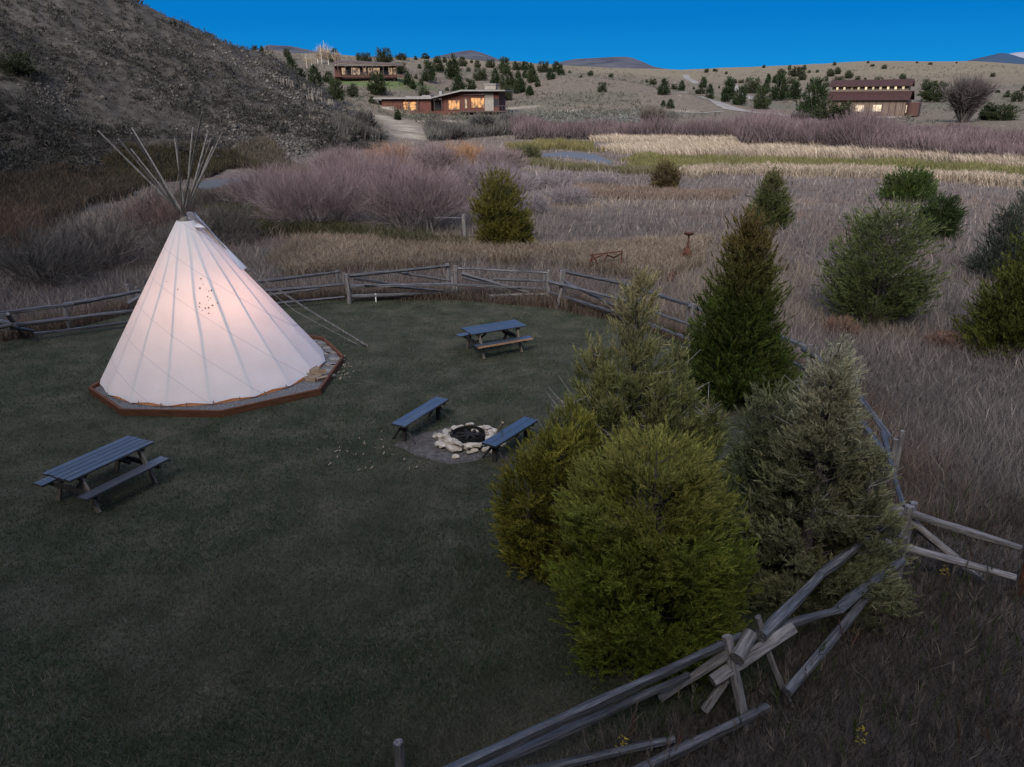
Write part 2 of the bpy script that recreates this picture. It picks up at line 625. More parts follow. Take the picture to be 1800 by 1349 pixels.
LAWN_PX = [(-260, 640), (0, 603), (120, 580), (238, 548), (330, 530), (470, 536), (604, 527), (700, 528), (800, 528), (962, 541), (1090, 566), (1215, 605),
           (1330, 640), (1420, 685), (1500, 750), (1568, 850), (1590, 935), (1520, 1010), (1440, 1080), (1330, 1215), (1100, 1300), (860, 1420), (600, 1560), (-900, 1640)]
LAWN = [gp(*q)[:2] for q in LAWN_PX]
WATER = [[gp(*q)[:2] for q in [(336, 332), (360, 317), (400, 307), (445, 304), (455, 310), (440, 322), (405, 332), (360, 342)]],
         [gp(*q)[:2] for q in [(945, 272), (985, 268), (1030, 270), (1050, 274), (1070, 282), (1080, 288), (1062, 289), (1030, 282), (1000, 278), (958, 276)]]]
ROADS = [([(1150, 161), (1203, 164), (1240, 172), (1268, 184), (1290, 193), (1340, 199), (1400, 206), (1470, 214)], 4.2, [2.2, 2.2, 3, 4.6, 6.5, 6.0, 4.0, 3.5]),
         ([(1289, 150), (1296, 158), (1310, 168), (1325, 177)], 3.4, None),
         ([(1203, 132), (1208, 138), (1222, 146), (1240, 150)], 4, None),
         ([(1120, 198), (1200, 198.5), (1270, 197)], 1.8, None)]
ROADW = [[hit(*q) for q in r_[0]] for r_ in ROADS]
DIRT_SLOPE = [hit(*q, rmin=110) for q in [(668, 203), (690, 212), (712, 226), (728, 242)]]
TERRACE = [hit(*q, rmin=150) for q in [(885, 190), (905, 193), (925, 190)]]
PALE_SPOTS = [hit(*q, rmin=150) for q in [(912, 190), (995, 196), (1045, 197), (950, 212), (1080, 206), (1180, 196), (790, 213), (760, 212)]]
LAWN2 = [hit(*q, rmin=180) for q in [(610, 146), (640, 148), (690, 150), (730, 146)]]

azs = np.concatenate([np.radians(np.linspace(-180, -50, 60)), np.radians(np.arange(-49.8, 49.9, .2)), np.radians(np.linspace(50, 180, 60))])
rs = np.concatenate([[.5, 2, 4, 6, 8, 11, 14, 18, 23, 28, 34, 40, 47, 54], np.arange(60, 190, 1.2), np.arange(190, 420, 2.2), np.arange(420, 760, 4.5), [780, 820, 900, 1000, 1300, 2000, 3500, 7000]])
A_, R_ = np.meshgrid(azs, rs)
TX, TY = R_ * np.sin(A_), R_ * np.cos(A_)
TZ = height(TX, TY)
TZ = np.where((R_ < 55) & (np.abs(A_) < .9), 0, TZ)
na, nr = len(azs), len(rs)
idx = np.arange(na * nr).reshape(nr, na)
F = np.stack([idx[:-1, :-1], idx[1:, :-1], idx[1:, 1:], idx[:-1, 1:]], -1).reshape(-1, 4)[:, ::-1]
F0 = np.stack([idx[:-1, -1], idx[1:, -1], idx[1:, 0], idx[:-1, 0]], -1).reshape(-1, 4)[:, ::-1]
x, y = TX.ravel(), TY.ravel()
r_ = np.hypot(x, y)


def mixc(a, b, t):
    t = np.clip(t, 0, 1)[..., None]
    return a * (1 - t) + np.asarray(b) * t


c = np.tile(np.array([.115, .098, .088]), (len(x), 1))                               # dry meadow soil and thatch
c = mixc(c, (.112, .094, .074), np.clip((r_ - 100) / 60, 0, 1))                         # dry bench land
c = mixc(c, (.148, .126, .086), np.clip((r_ - 380) / 160, 0, 1) * (.6 + .4 * fbm(x, y, 80, 21)))
c = mixc(c, (.085, .082, .06), np.clip((fbm(x, y, 26, 31) - .52) * 6, 0, 1) * np.clip((r_ - 200) / 40, 0, 1) * np.clip((430 - r_) / 60, 0, 1) * .7)
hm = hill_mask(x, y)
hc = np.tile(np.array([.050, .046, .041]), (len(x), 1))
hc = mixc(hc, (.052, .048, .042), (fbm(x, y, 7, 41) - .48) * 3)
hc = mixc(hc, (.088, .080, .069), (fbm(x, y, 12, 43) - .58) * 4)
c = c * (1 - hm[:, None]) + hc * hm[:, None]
for p_ in PALE_SPOTS:
    c = mixc(c, (.30, .265, .215), (1 - np.hypot((x - p_[0]) / 9, (y - p_[1]) / 5)) * 1.5 * fbm(x, y, 4, 51))
c = mixc(c, (.25, .222, .18), (1 - dseg(x, y, DIRT_SLOPE) / 5.0) * 2.2 * (fbm(x, y, 4, 57) - .1))
c = mixc(c, (.075, .10, .04), (1 - dseg(x, y, LAWN2) / 10) * 2 * (fbm(x, y, 12, 59) + .2))
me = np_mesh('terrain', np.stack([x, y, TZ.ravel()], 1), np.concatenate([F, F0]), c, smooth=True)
M_ter, n, l, b = newmat('terrain')
a = n.new('ShaderNodeAttribute')
a.attribute_name = 'Col'
tcn = n.new('ShaderNodeTexCoord')
nz = n.new('ShaderNodeTexNoise')
nz.inputs['Scale'].default_value = .9
nz.inputs['Detail'].default_value = 9
nz.inputs['Roughness'].default_value = .75
l.new(tcn.outputs['Object'], nz.inputs['Vector'])
mr = n.new('ShaderNodeMapRange')
mr.inputs['From Min'].default_value = .3
mr.inputs['From Max'].default_value = .72
mr.inputs['To Min'].default_value = .45
mr.inputs['To Max'].default_value = 1.6
l.new(nz.outputs['Fac'], mr.inputs[0])
vm = n.new('ShaderNodeVectorMath')
vm.operation = 'SCALE'
l.new(a.outputs['Color'], vm.inputs[0])
l.new(mr.outputs[0], vm.inputs['Scale'])
l.new(vm.outputs[0], b.inputs['Base Color'])
b.inputs['Roughness'].default_value = .95
b.inputs['Specular IOR Level'].default_value = .1
bp = n.new('ShaderNodeBump')
bp.inputs['Strength'].default_value = .8
bp.inputs['Distance'].default_value = .35
l.new(nz.outputs['Fac'], bp.inputs['Height'])
l.new(bp.outputs[0], b.inputs['Normal'])
kind(obj('terrain', me, M_ter), 'structure')

# lawn inside the rail fence
mb = MB()
mb.add([(p_[0], p_[1], .014) for p_ in LAWN][::-1], [tuple(range(len(LAWN)))])
M_lawn = solid('lawn', [(.3, (.026, .034, .019)), (.5, (.054, .058, .039)), (.72, (.10, .092, .066))], 1.1, rough=.95, bump=.8, bscale=22, detail=10, spec=.1, bdist=.05)
kind(mb.build('lawn', M_lawn), 'structure')

# creek
M_water, n, l, b = newmat('creek_water')
b.inputs['Base Color'].default_value = (.085, .087, .088, 1)
b.inputs['Roughness'].default_value = .45
b.inputs['Specular IOR Level'].default_value = .16
nz = n.new('ShaderNodeTexNoise')
nz.inputs['Scale'].default_value = 1.4
nz.inputs['Detail'].default_value = 4
tcn = n.new('ShaderNodeTexCoord')
l.new(tcn.outputs['Object'], nz.inputs['Vector'])
bp = n.new('ShaderNodeBump')
bp.inputs['Strength'].default_value = .5
bp.inputs['Distance'].default_value = .15
l.new(nz.outputs['Fac'], bp.inputs['Height'])
l.new(bp.outputs[0], b.inputs['Normal'])
for poly in WATER:
    mb = MB()
    mb.add([(p_[0], p_[1], .03) for p_ in poly][::-1], [tuple(range(len(poly)))])
    kind(mb.build('creek_water', M_water), 'structure')

# gravel roads draped on the hillside
for (pl, w0, ws), pw in zip(ROADS, ROADW):
    pts, wid = [], []
    for i in range(len(pw) - 1):
        for t in np.linspace(0, 1, 14, endpoint=i == len(pw) - 2):
            pts.append(pw[i] * (1 - t) + pw[i + 1] * t)
            wid.append(w0 if ws is None else ws[i] * (1 - t) + ws[i + 1] * t)
    pts = np.array(pts)
    V = []
    for i, q in enumerate(pts):
        t = pts[min(i + 1, len(pts) - 1)] - pts[max(i - 1, 0)]
        nrm = np.array([-t[1], t[0]]) / (np.hypot(t[0], t[1]) + 1e-9)
        for s in np.linspace(-.5, .5, 5):
            X, Y = q[0] + nrm[0] * s * wid[i], q[1] + nrm[1] * s * wid[i]
            V.append((X, Y, float(height(X, Y)) + .22 - abs(s) * .2))
    F = [(i * 5 + k, i * 5 + k + 1, (i + 1) * 5 + k + 1, (i + 1) * 5 + k) for i in range(len(pts) - 1) for k in range(4)]
    kind(obj('gravel_road', np_mesh('gravel_road', V, F, smooth=True), M_road), 'structure')

# far hills and mountains
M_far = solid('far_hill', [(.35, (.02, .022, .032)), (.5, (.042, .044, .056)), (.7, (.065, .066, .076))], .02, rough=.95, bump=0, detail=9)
M_mtn = solid('far_mountain', [(.35, (.010, .028, .06)), (.7, (.02, .045, .085))], .002, rough=.95, bump=0, detail=8)  # the blue of distance haze is put into the base colour
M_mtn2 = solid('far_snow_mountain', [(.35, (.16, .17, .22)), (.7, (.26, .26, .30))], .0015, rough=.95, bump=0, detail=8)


def far_ridge(name, crest, dist, depth, mat, seed, baseline):
    """a rounded ridge with a front slope, crest and back slope, standing at its real distance"""
    crest = sorted(crest)
    xs = np.linspace(crest[0][0], crest[-1][0], 90)
    ys = np.interp(xs, [q[0] for q in crest], [q[1] for q in crest])
    ys = np.convolve(np.pad(ys, 3, mode='edge'), np.ones(7) / 7, 'valid')
    ys = ys + (fbm(xs, xs * 0, 9, seed) - .5) * .0015 * dist ** .0 * 2.0
    V = []
    nrow = 15
    for i, (X, Yp) in enumerate(zip(xs, ys)):
        Pc = at(X, Yp, dist)
        Pb = at(X, baseline, dist)
        h = max(Pc[2] - Pb[2], 0.5)
        dirv = np.array([Pc[0], Pc[1]]) / dist
        for k in range(nrow):
            s = k / (nrow - 1) * 2 - 1
            prof = (1 - abs(s) ** 1.15)
            dd = dist + s * depth
            nzv = (fbm(np.array([X * 3.0]), np.array([k * 40.0]), 60, seed + 5)[0] - .5) * .22 * (1 - prof) * 2 * h * prof
            V.append((dirv[0] * dd, dirv[1] * dd, Pb[2] - 60 * (abs(s) > .99) + h * prof + nzv))
    F = [(i * nrow + k, (i + 1) * nrow + k, (i + 1) * nrow + k + 1, i * nrow + k + 1) for i in range(len(xs) - 1) for k in range(nrow - 1)]
    kind(obj(name, np_mesh(name, V, F, smooth=True), mat), 'structure')


far_ridge('far_hill', [(450, 92), (468, 79), (485, 80), (510, 81), (548, 89), (575, 99)], 1500, 180, M_far, 2, 110)
far_ridge('far_hill', [(752, 106), (770, 99), (795, 93), (828, 88), (850, 94), (870, 102), (892, 110)], 1700, 250, M_far, 3, 118)
far_ridge('far_hill', [(965, 116), (985, 109), (1010, 104), (1050, 102), (1085, 100), (1108, 100.5), (1130, 109), (1150, 118), (1170, 121), (1195, 128)], 1600, 250, M_far, 4, 134)
far_ridge('far_mountain', [(1660, 118), (1690, 110), (1720, 102), (1745, 97), (1762, 92), (1785, 98), (1800, 103), (1850, 108), (1950, 120)], 5200, 900, M_mtn, 5, 130)
far_ridge('far_mountain', [(1730, 112), (1770, 95), (1790, 92), (1830, 91), (1900, 85), (2000, 110)], 6800, 900, M_mtn2, 6, 130)

# ------------------------------------------------------------------ teepee on its octagonal gravel bed
TC = np.array([-8.167, 19.96])
TR = 2.90
APX = np.array([-8.43, 19.93])          # the cone leans a little
TOPZ, BOTZ = 4.13, .145
CROSS = np.array([-8.45, 19.93, 4.26])

oct_pts = [gp(*q, .12)[:2] for q in [(215, 723), (388, 726), (562, 687), (603, 629), (568, 596)]] + [np.array([-7.9, 23.35]), np.array([-10.3, 21.9]), gp(158, 684, .12)[:2]]
bed = thing('teepee_bed', 'octagonal gravel bed with rusty brown timber edging under the teepee', 'gravel bed', (TC[0], TC[1], 0))
oc = [q - TC for q in oct_pts]
mb = MB()
mb.prism([q * .985 for q in oc], .016, .085)
gv = mb.build('gravel', M_gravel, bed)
for i in range(8):
    a_, b_ = oc[i], oc[(i + 1) % 8]
    d_ = b_ - a_
    ln = float(np.hypot(*d_))
    mb = MB()
    mb.box((0, 0, 0), (ln + .03, .07, .17))
    mid = (a_ + b_) / 2
    mb.build('edging_board', M_edging, bed, mw=Matrix.Translation((mid[0], mid[1], .095)) @ Matrix.Rotation(math.atan2(d_[1], d_[0]), 4, 'Z'))
for (px, py, sx, sy) in [(566, 604, .5, .3), (578, 612, .45, .3), (586, 620, .5, .32), (590, 632, .48, .3), (582, 641, .4, .3), (575, 652, .42, .26), (548, 601, .4, .25), (556, 609, .45, .28), (588, 643, .3, .25), (571, 622, .4, .24), (580, 660, .3, .22)]:
    q = gp(px, py, .1)[:2] - TC
    R2 = random.Random(px * py)
    poly = [(q[0] + sx * .5 * math.cos(t) * R2.uniform(.75, 1.1), q[1] + sy * .5 * math.sin(t) * R2.uniform(.75, 1.1)) for t in np.linspace(0, 2 * math.pi, 7)[:-1]]
    mb = MB()
    mb.prism(poly, .08, .115)
    mb.build('flagstone', M_slab, bed)

tp = thing('teepee', 'tall white canvas teepee glowing pink from a lamp inside', 'teepee', (TC[0], TC[1], 0))
LT = lambda q: (q[0] - TC[0], q[1] - TC[1], q[2])


def cone_pt(an, t, off=0.0):
    """t = 0 at the hem, 1 at the smoke hole"""
    rb, rt = TR + off, .18 + off
    cx = TC * (1 - t) + APX * t
    r0 = rb * (1 - t) + rt * t
    return (cx[0] - TC[0] + r0 * math.cos(an), cx[1] - TC[1] + r0 * math.sin(an), BOTZ * (1 - t) + TOPZ * t)


# poles: found by where their tips stand above the crossing
TIPS = [(160, 243), (206, 246), (232, 232), (234, 257), (241, 220), (296, 244), (310, 227), (328, 224), (343, 195), (353, 229), (357, 240), (350, 248), (374, 225)]
POLE_AN = []
NP_ = 18
angs = np.linspace(0, 2 * math.pi, NP_ + 1)[:-1] + .12
for k, tpx in enumerate(TIPS):
    best = None
    for an in angs:
        if any(abs((an - u + math.pi) % (2 * math.pi) - math.pi) < .1 for u in POLE_AN):
            continue
        B = np.array([TC[0] + (TR - .07) * math.cos(an), TC[1] + (TR - .07) * math.sin(an), .1])
        X0 = CROSS + np.array([.05 * math.cos(an + 2.0), .05 * math.sin(an + 2.0), 0])
        d_ = (X0 - B) / np.linalg.norm(X0 - B)
        LL = np.linspace(1.5, 4.4, 60)
        PP = X0 + d_ * LL[:, None]
        er = np.hypot(*(proj(PP) - np.array(tpx)).T) + abs(LL - 2.9) * 1.5
        j = int(np.argmin(er))
        if best is None or er[j] < best[0]:
            best = (er[j], an, B, X0, PP[j])
    POLE_AN.append(best[1])
    er, an, B, X0, T = best
    B, X0, T = [Vector(LT(q)) for q in (B, X0, T)]
    R2 = random.Random(k)
    pts = []
    for s in np.linspace(0, 1, 9):
        q = B.lerp(T, s)
        w_ = math.sin(s * math.pi) * .025
        pts.append(q + Vector((R2.uniform(-w_, w_), R2.uniform(-w_, w_), 0)))
    mb = MB()
    mb.tube(pts, list(np.linspace(.034, .021, 9)), 8, rough=.08, rs=k)
    mb.build('pole', M_pole, tp)
# more poles that only show as shadows through the canvas
for an in angs:
    if min(abs((an - u + math.pi) % (2 * math.pi) - math.pi) for u in POLE_AN) > .1:
        POLE_AN.append(an)
        B = Vector((((TR - .07) * math.cos(an)), (TR - .07) * math.sin(an), .1))
        X0 = Vector(LT(CROSS))
        mb = MB()
        mb.tube([B, B.lerp(X0, .5), X0], [.038, .034, .03], 8)
        mb.build('pole', M_pole, tp)

# canvas: panels sag slightly between the poles
M_canvas, n, l, b = newmat('canvas')
tcn = n.new('ShaderNodeTexCoord')
dt = n.new('ShaderNodeVectorMath')
dt.operation = 'DOT_PRODUCT'
dt.inputs[1].default_value = (.72, .34, 1.0)
l.new(tcn.outputs['Object'], dt.inputs[0])
ms = n.new('ShaderNodeMath')
ms.operation = 'MULTIPLY_ADD'
ms.inputs[1].default_value = 1 / 1.02
ms.inputs[2].default_value = .25
l.new(dt.outputs['Value'], ms.inputs[0])
fr = n.new('ShaderNodeMath')
fr.operation = 'FRACT'
l.new(ms.outputs[0], fr.inputs[0])
lt = n.new('ShaderNodeMath')
lt.operation = 'LESS_THAN'
lt.inputs[1].default_value = .022
l.new(fr.outputs[0], lt.inputs[0])
nz = n.new('ShaderNodeTexNoise')
nz.inputs['Scale'].default_value = 1.6
nz.inputs['Detail'].default_value = 6
l.new(tcn.outputs['Object'], nz.inputs['Vector'])
rp = ramp(n, [(.3, (.73, .73, .74)), (.7, (.83, .83, .84))])
l.new(nz.outputs['Fac'], rp.inputs[0])
seam = n.new('ShaderNodeMixRGB')
l.new(lt.outputs[0], seam.inputs[0])
l.new(rp.outputs[0], seam.inputs[1])
seam.inputs[2].default_value = (.66, .66, .70, 1)
l.new(seam.outputs[0], b.inputs['Base Color'])
b.inputs['Roughness'].default_value = .85
b.inputs['Specular IOR Level'].default_value = .15
wv = n.new('ShaderNodeTexNoise')
wv.inputs['Scale'].default_value = 5
wv.inputs['Detail'].default_value = 5
l.new(tcn.outputs['Object'], wv.inputs['Vector'])
bp = n.new('ShaderNodeBump')
bp.inputs['Strength'].default_value = .25
bp.inputs['Distance'].default_value = .04
l.new(wv.outputs['Fac'], bp.inputs['Height'])
l.new(bp.outputs[0], b.inputs['Normal'])
tr = n.new('ShaderNodeBsdfTranslucent')
trc = n.new('ShaderNodeMixRGB')
l.new(lt.outputs[0], trc.inputs[0])
trc.inputs[1].default_value = (.85, .74, .72, 1)
trc.inputs[2].default_value = (.58, .50, .50, 1)
l.new(trc.outputs[0], tr.inputs[0])
mxs = n.new('ShaderNodeMixShader')
mxs.inputs[0].default_value = .27
l.new(b.outputs[0], mxs.inputs[1])
l.new(tr.outputs[0], mxs.inputs[2])
l.new(mxs.outputs[0], n['Material Output'].inputs[0])

NA, NTt = NP_ * 16, 40
HP = math.pi / NP_
flat = lambda dlt, t: ((math.cos(HP) / math.cos(HP - min(dlt, HP)) - 1) * (TR * (1 - t) + .21 * t) * 1.15)
pa = np.sort(np.array(POLE_AN) % (2 * math.pi))
V = []
for j in range(NTt + 1):
    t = j / NTt
    for i in range(NA):
        an = 2 * math.pi * i / NA + .12
        dlt = np.min(np.abs((an - pa + math.pi) % (2 * math.pi) - math.pi))
        sag = flat(dlt, t)
        q = list(cone_pt(an, t, sag + .035))
        if j == 0:
            q[2] += .05 * min(dlt / HP, 1.0) - .02
        V.append(q)
SLIT = math.radians(-18)           # the lacing seam, at the right
F = []
for j in range(NTt):
    for i in range(NA):
        a1 = 2 * math.pi * (i + .5) / NA
        if False and abs((a1 - SLIT + math.pi) % (2 * math.pi) - math.pi) < .5 + .15 * (j - NTt + 5):
            continue                  # the open smoke hole towards the flaps
        F.append((j * NA + i, j * NA + (i + 1) % NA, (j + 1) * NA + (i + 1) % NA, (j + 1) * NA + i))
cover = obj('cover', np_mesh('cover', V, F, smooth=True), M_canvas, tp)
# hem pegs and loops
for an in np.linspace(0, 2 * math.pi, 31)[:-1]:
    mb = MB()
    c0 = Vector((TR * 1.012 * math.cos(an), TR * 1.012 * math.sin(an), .2))
    mb.tube([c0, c0 + Vector((.07 * math.cos(an), .07 * math.sin(an), -.14))], [.012, .012], 5)
    mb.build('peg', M_paleleg, tp)
# the inner lining that shows under the hem, lit orange by the lamp
M_liner, n, l, b = newmat('liner')
b.inputs['Base Color'].default_value = (.40, .30, .20, 1)
b.inputs['Roughness'].default_value = .9
tr = n.new('ShaderNodeBsdfTranslucent')
tr.inputs[0].default_value = (.80, .42, .14, 1)
mxs = n.new('ShaderNodeMixShader')
mxs.inputs[0].default_value = .45
l.new(b.outputs[0], mxs.inputs[1])
l.new(tr.outputs[0], mxs.inputs[2])
l.new(mxs.outputs[0], n['Material Output'].inputs[0])
V, F = [], []
for i in range(120):
    an = 2 * math.pi * i / 120
    w_ = .02 * vnoise(an * 6, 0.0, 1, 5)
    for rr_, zz_ in ((TR - .055 + w_ * .5, .082), (TR - .065 + w_ * .5, .12), (TR - .15, .28)):
        V.append((rr_ * math.cos(an), rr_ * math.sin(an), zz_))
    for k in range(2):
        F.append((i * 3 + k, ((i + 1) % 120) * 3 + k, ((i + 1) % 120) * 3 + k + 1, i * 3 + k + 1))
obj('liner', np_mesh('liner', V, F, smooth=True), M_liner, tp)

# two smoke flaps at the top, spread along the right side
M_flap = M_canvas


def sheet(name, quad, nu, nv, mat, parent, bulge=.05, thick=.012, seed=1):
    q = [Vector(p_) for p_ in quad]
    V, F = [], []
    nrm = (q[1] - q[0]).cross(q[3] - q[0]).normalized()
    for s_ in (0, 1):
        for j in range(nv + 1):
            for i in range(nu + 1):
                u, v = i / nu, j / nv
                p_ = q[0].lerp(q[1], u).lerp(q[3].lerp(q[2], u), v)
                p_ = p_ + nrm * (bulge * math.sin(math.pi * u) * math.sin(math.pi * v) + .03 * float(vnoise(u * 7, v * 3, 1, seed)) + s_ * thick)
                V.append(p_)
    m_ = (nu + 1) * (nv + 1)
    for j in range(nv):
        for i in range(nu):
            a0 = j * (nu + 1) + i
            F.append((a0, a0 + 1, a0 + nu + 2, a0 + nu + 1))
            F.append((m_ + a0, m_ + a0 + nu + 1, m_ + a0 + nu + 2, m_ + a0 + 1))
    return obj(name, np_mesh(name, V, F, smooth=True), mat, parent)


def on(px, py, an, t, off=0.0):
    return Vector(cone_pt(an, t, off))


def near_pt(px, py, z):
    q = gp(px, py, z)
    return Vector(LT(q))


# flap folded down over the lacing, its long pocket corner held out by the leaning pole
fl_tip = near_pt(433, 472, 2.72)
fl_tip2 = near_pt(421, 478, 2.73)
sheet('smoke_flap', [near_pt(322, 374, 4.22), near_pt(336, 373, 4.28), fl_tip, fl_tip2], 8, 22, M_flap, tp, .03, seed=3)
sheet('smoke_flap', [near_pt(338, 372, 4.31), near_pt(346, 384, 4.18), near_pt(398, 440, 3.25), near_pt(388, 436, 3.22)], 6, 16, M_flap, tp, .03, seed=8)
sheet('smoke_flap', [near_pt(330, 382, 4.12), near_pt(318, 384, 4.1), near_pt(345, 402, 3.95), near_pt(362, 402, 3.95)], 4, 6, M_flap, tp, .02, seed=9)
mb = MB()
mb.tube([near_pt(436, 474, 2.72), near_pt(540, 544, 1.3), near_pt(646, 609, .03)], [.024, .03, .034], 8, rough=.08)
mb.build('flap_pole', M_pole, tp)
mb = MB()
mb.tube([near_pt(430, 478, 2.5), near_pt(520, 548, 1.05), near_pt(632, 608, .03)], [.012, .012, .012], 6)
mb.build('flap_rope', M_pole, tp)
# dark patches of sprayed mud / mending on the cover
M_stain = solid('stain', [(.3, (.20, .09, .06)), (.7, (.34, .19, .14))], 9, rough=.9, bump=0)
mb = MB()
R2 = random.Random(5)
for (px, py) in [(353, 491), (351, 505), (362, 508), (366, 512), (369, 523), (364, 520), (362, 534), (352, 533), (367, 529), (373, 537), (361, 543), (355, 545), (367, 549), (350, 538), (372, 512), (357, 498), (380, 531), (366, 541), (314, 510), (294, 496)]:
    best = None
    for an in np.linspace(-2.6, -.6, 120):
        for t in np.linspace(.2, .8, 60):
            q = cone_pt(an, t, 0)
            e_ = np.hypot(*(proj((q[0] + TC[0], q[1] + TC[1], q[2]))[0] - np.array([px, py])))
            if best is None or e_ < best[0]:
                best = (e_, an, t)
    _, an, t = best
    dlt = np.min(np.abs((an - pa + math.pi) % (2 * math.pi) - math.pi))
    sg = flat(dlt, t)
    rad = R2.uniform(.007, .023)
    c0 = Vector(cone_pt(an, t, sg + .041))
    tu = (Vector(cone_pt(an + .02, t, sg + .041)) - c0).normalized()
    tv = (Vector(cone_pt(an, t + .02, sg + .041)) - c0).normalized()
    ring = []
    for k in range(7):
        th = 2 * math.pi * k / 7
        rr_ = rad * R2.uniform(.6, 1.3)
        ring.append(c0 + tu * rr_ * math.cos(th) + tv * rr_ * 1.4 * math.sin(th))
    mb = MB()
    mb.add(ring, [tuple(range(7))])
    mb.build('rust_stain', M_stain, cover)

# the lamp that lights it
lan = thing('lantern', 'small lit camp lantern standing inside the glowing teepee', 'lantern', (TC[0] + .45, TC[1] - .2, 0.016))
mb = MB()
mb.tube([(0, 0, .07), (0, 0, .16)], [.10, .09], 12)
mb.build('base', M_iron, lan)
M_lamp = glow_mat('lamp_glow', (1.0, .62, .32), 1.5, 1, .1)
mb = MB()
mb.tube([(0, 0, .16), (0, 0, .28), (0, 0, .36)], [.07, .085, .05], 12)
mb.build('globe', M_lamp, lan)
mb = MB()
mb.tube([(-.07, 0, .34), (-.06, 0, .46), (0, 0, .5), (.06, 0, .46), (.07, 0, .34)], .006, 5)
mb.build('handle', M_iron, lan)
pl = bpy.data.lights.new('lantern_light', 'POINT')
pl.energy = 92
pl.color = (1.0, .56, .36)
pl.shadow_soft_size = .16
plo = bpy.data.objects.new('lantern_light', pl)
COL.objects.link(plo)
plo.location = (TC[0] + .25, TC[1] - .35, 1.6)

# ------------------------------------------------------------------ picnic tables


def picnic_table(label, loc, rz, near_mat, legmat):
    t = thing('picnic_table', label, 'picnic table', loc, rz, 'picnic tables on the lawn')
    Lh, R2 = 1.80, random.Random(int(abs(loc[0]) * 10))
    for k in range(5):
        mb = MB()
        yy = (k - 2) * .149
        mb.box((R2.uniform(-.012, .012), yy, .72), (Lh, .130, .042))
        mb.build('table_plank', M_plank, t)
    for s in (-1, 1):
        bench = None
        for k in range(2):
            mb = MB()
            mb.box((0, s * .60 + (k - .5) * .125, .435), (Lh, .118, .04))
            o_ = mb.build('bench_plank', M_plank, t)
        if s == -1 and near_mat:
            mb = MB()
            mb.box((0, -.60 - .131, .43), (Lh, .012, .05))
            mb.build('bench_edge', near_mat, t)
    for sx in (-1, 1):
        xx = sx * .62
        for s in (-1, 1):
            p0, p1 = Vector((xx, s * .24, .70)), Vector((xx, s * .56, 0.0))
            d_ = p1 - p0
            mb = MB()
            mb.box((0, 0, 0), (.045, .10, d_.length), Matrix.Rotation(-math.atan2(d_.y, d_.z) + math.pi, 3, 'X'))
            mb.build('leg', legmat, t, mw=Matrix.Translation((p0 + p1) / 2))
        mb = MB()
        mb.box((xx + sx * .046, 0, .38), (.045, 1.42, .10))
        mb.build('cross_beam', M_leg, t)
        mb = MB()
        mb.box((xx + sx * .046, 0, .665), (.045, .70, .075))
        mb.build('cross_beam', M_leg, t)
        mb = MB()
        p0, p1 = Vector((xx - sx * .05, 0, .36)), Vector((sx * .12, 0, .69))
        mb.tube([p0, p1], [.035, .035], 4, smooth=False)
        mb.build('brace', M_leg, t)
    return t


picnic_table('weathered blue-grey picnic table standing alone left of the fire ring, nearest the camera', (-7.768, 12.9615, .02), 1.1177, None, M_paleleg)
picnic_table('smaller-looking picnic table with an orange bench edge, in front of the back fence', (-.519, 21.471, .02), .501, M_freshedge, M_paleleg)

# ------------------------------------------------------------------ benches and fire ring


def fire_bench(label, quad, mat):
    q = [gp(px, py, .47) for px, py in quad]
    c0 = sum(q) / 4
    a0, a1 = (q[0] + q[3]) / 2, (q[1] + q[2]) / 2
    d_ = a1 - a0
    ln = float(np.hypot(d_[0], d_[1]))
    wd = .36
    t = thing('bench', label, 'bench', (c0[0], c0[1], .02), math.atan2(d_[1], d_[0]), 'benches beside the fire ring')
    for s in (-1, 1):
        mb = MB()
        mb.box((0, s * wd / 4, .44), (ln, wd / 2 - .006, .05))
        mb.build('seat_plank', mat, t)
    for sx in (-1, 1):
        xx = sx * (ln / 2 - .2)
        mb = MB()
        mb.box((xx, 0, .20), (.07, .09, .43))
        mb.build('post', M_leg, t)
        mb = MB()
        mb.box((xx + sx * .06, 0, .39), (.05, wd * .9, .05))
        mb.build('cleat', M_leg, t)
        for s in (-1, 1):
            mb = MB()
            mb.tube([(xx, s * .03, .36), (xx + sx * .02, s * .30, 0)], [.028, .028], 4, smooth=False)
            mb.build('leg', M_leg, t)
    mb = MB()
    mb.box((0, 0, .385), (ln - .5, .05, .06))
    mb.build('rail', M_leg, t)
    return t


fire_bench('blue weathered two-plank bench left of the stone fire ring', [(689, 746), (768, 699), (787, 702), (710, 750)], M_plank)
fire_bench('darker navy bench right of the stone fire ring, a stick leaning by it', [(847, 779), (923, 735), (944, 738), (871, 786)], M_bench)

FC = gp(824, 777)[:2]
mb = MB()
R2 = random.Random(3)
mb.add([(FC[0] + (-.22) + (.98 + .34 * math.cos(t + 2.6)) * math.cos(t) * (.8 + .3 * float(vnoise(t * 2.2, 1, 1, 8))), FC[1] - .12 + 0.88 * math.sin(t) * (.8 + .35 * float(vnoise(t * 2.2, 5, 1, 9))), .021) for t in np.linspace(0, 2 * math.pi, 49)[:-1]], [tuple(range(48))])
kind(mb.build('dirt_patch', M_dirt), 'structure')
mb = MB()
for t in np.linspace(0, 2 * math.pi, 33)[:-1]:
    t2 = t + 2 * math.pi / 32
    for ra, rb in ((.36, .345),):
        z0, z1 = .02, .22
        P = [(ra * math.cos(t), ra * math.sin(t)), (ra * math.cos(t2), ra * math.sin(t2)), (rb * math.cos(t2), rb * math.sin(t2)), (rb * math.cos(t), rb * math.sin(t))]
        mb.prism(P, z0, z1)
fr_ = thing('fire_ring', 'black iron fire ring full of ash inside the pale stones', 'fire ring', (FC[0], FC[1], 0.01))
mb.build('ring_band', M_iron, fr_)
mb = MB()
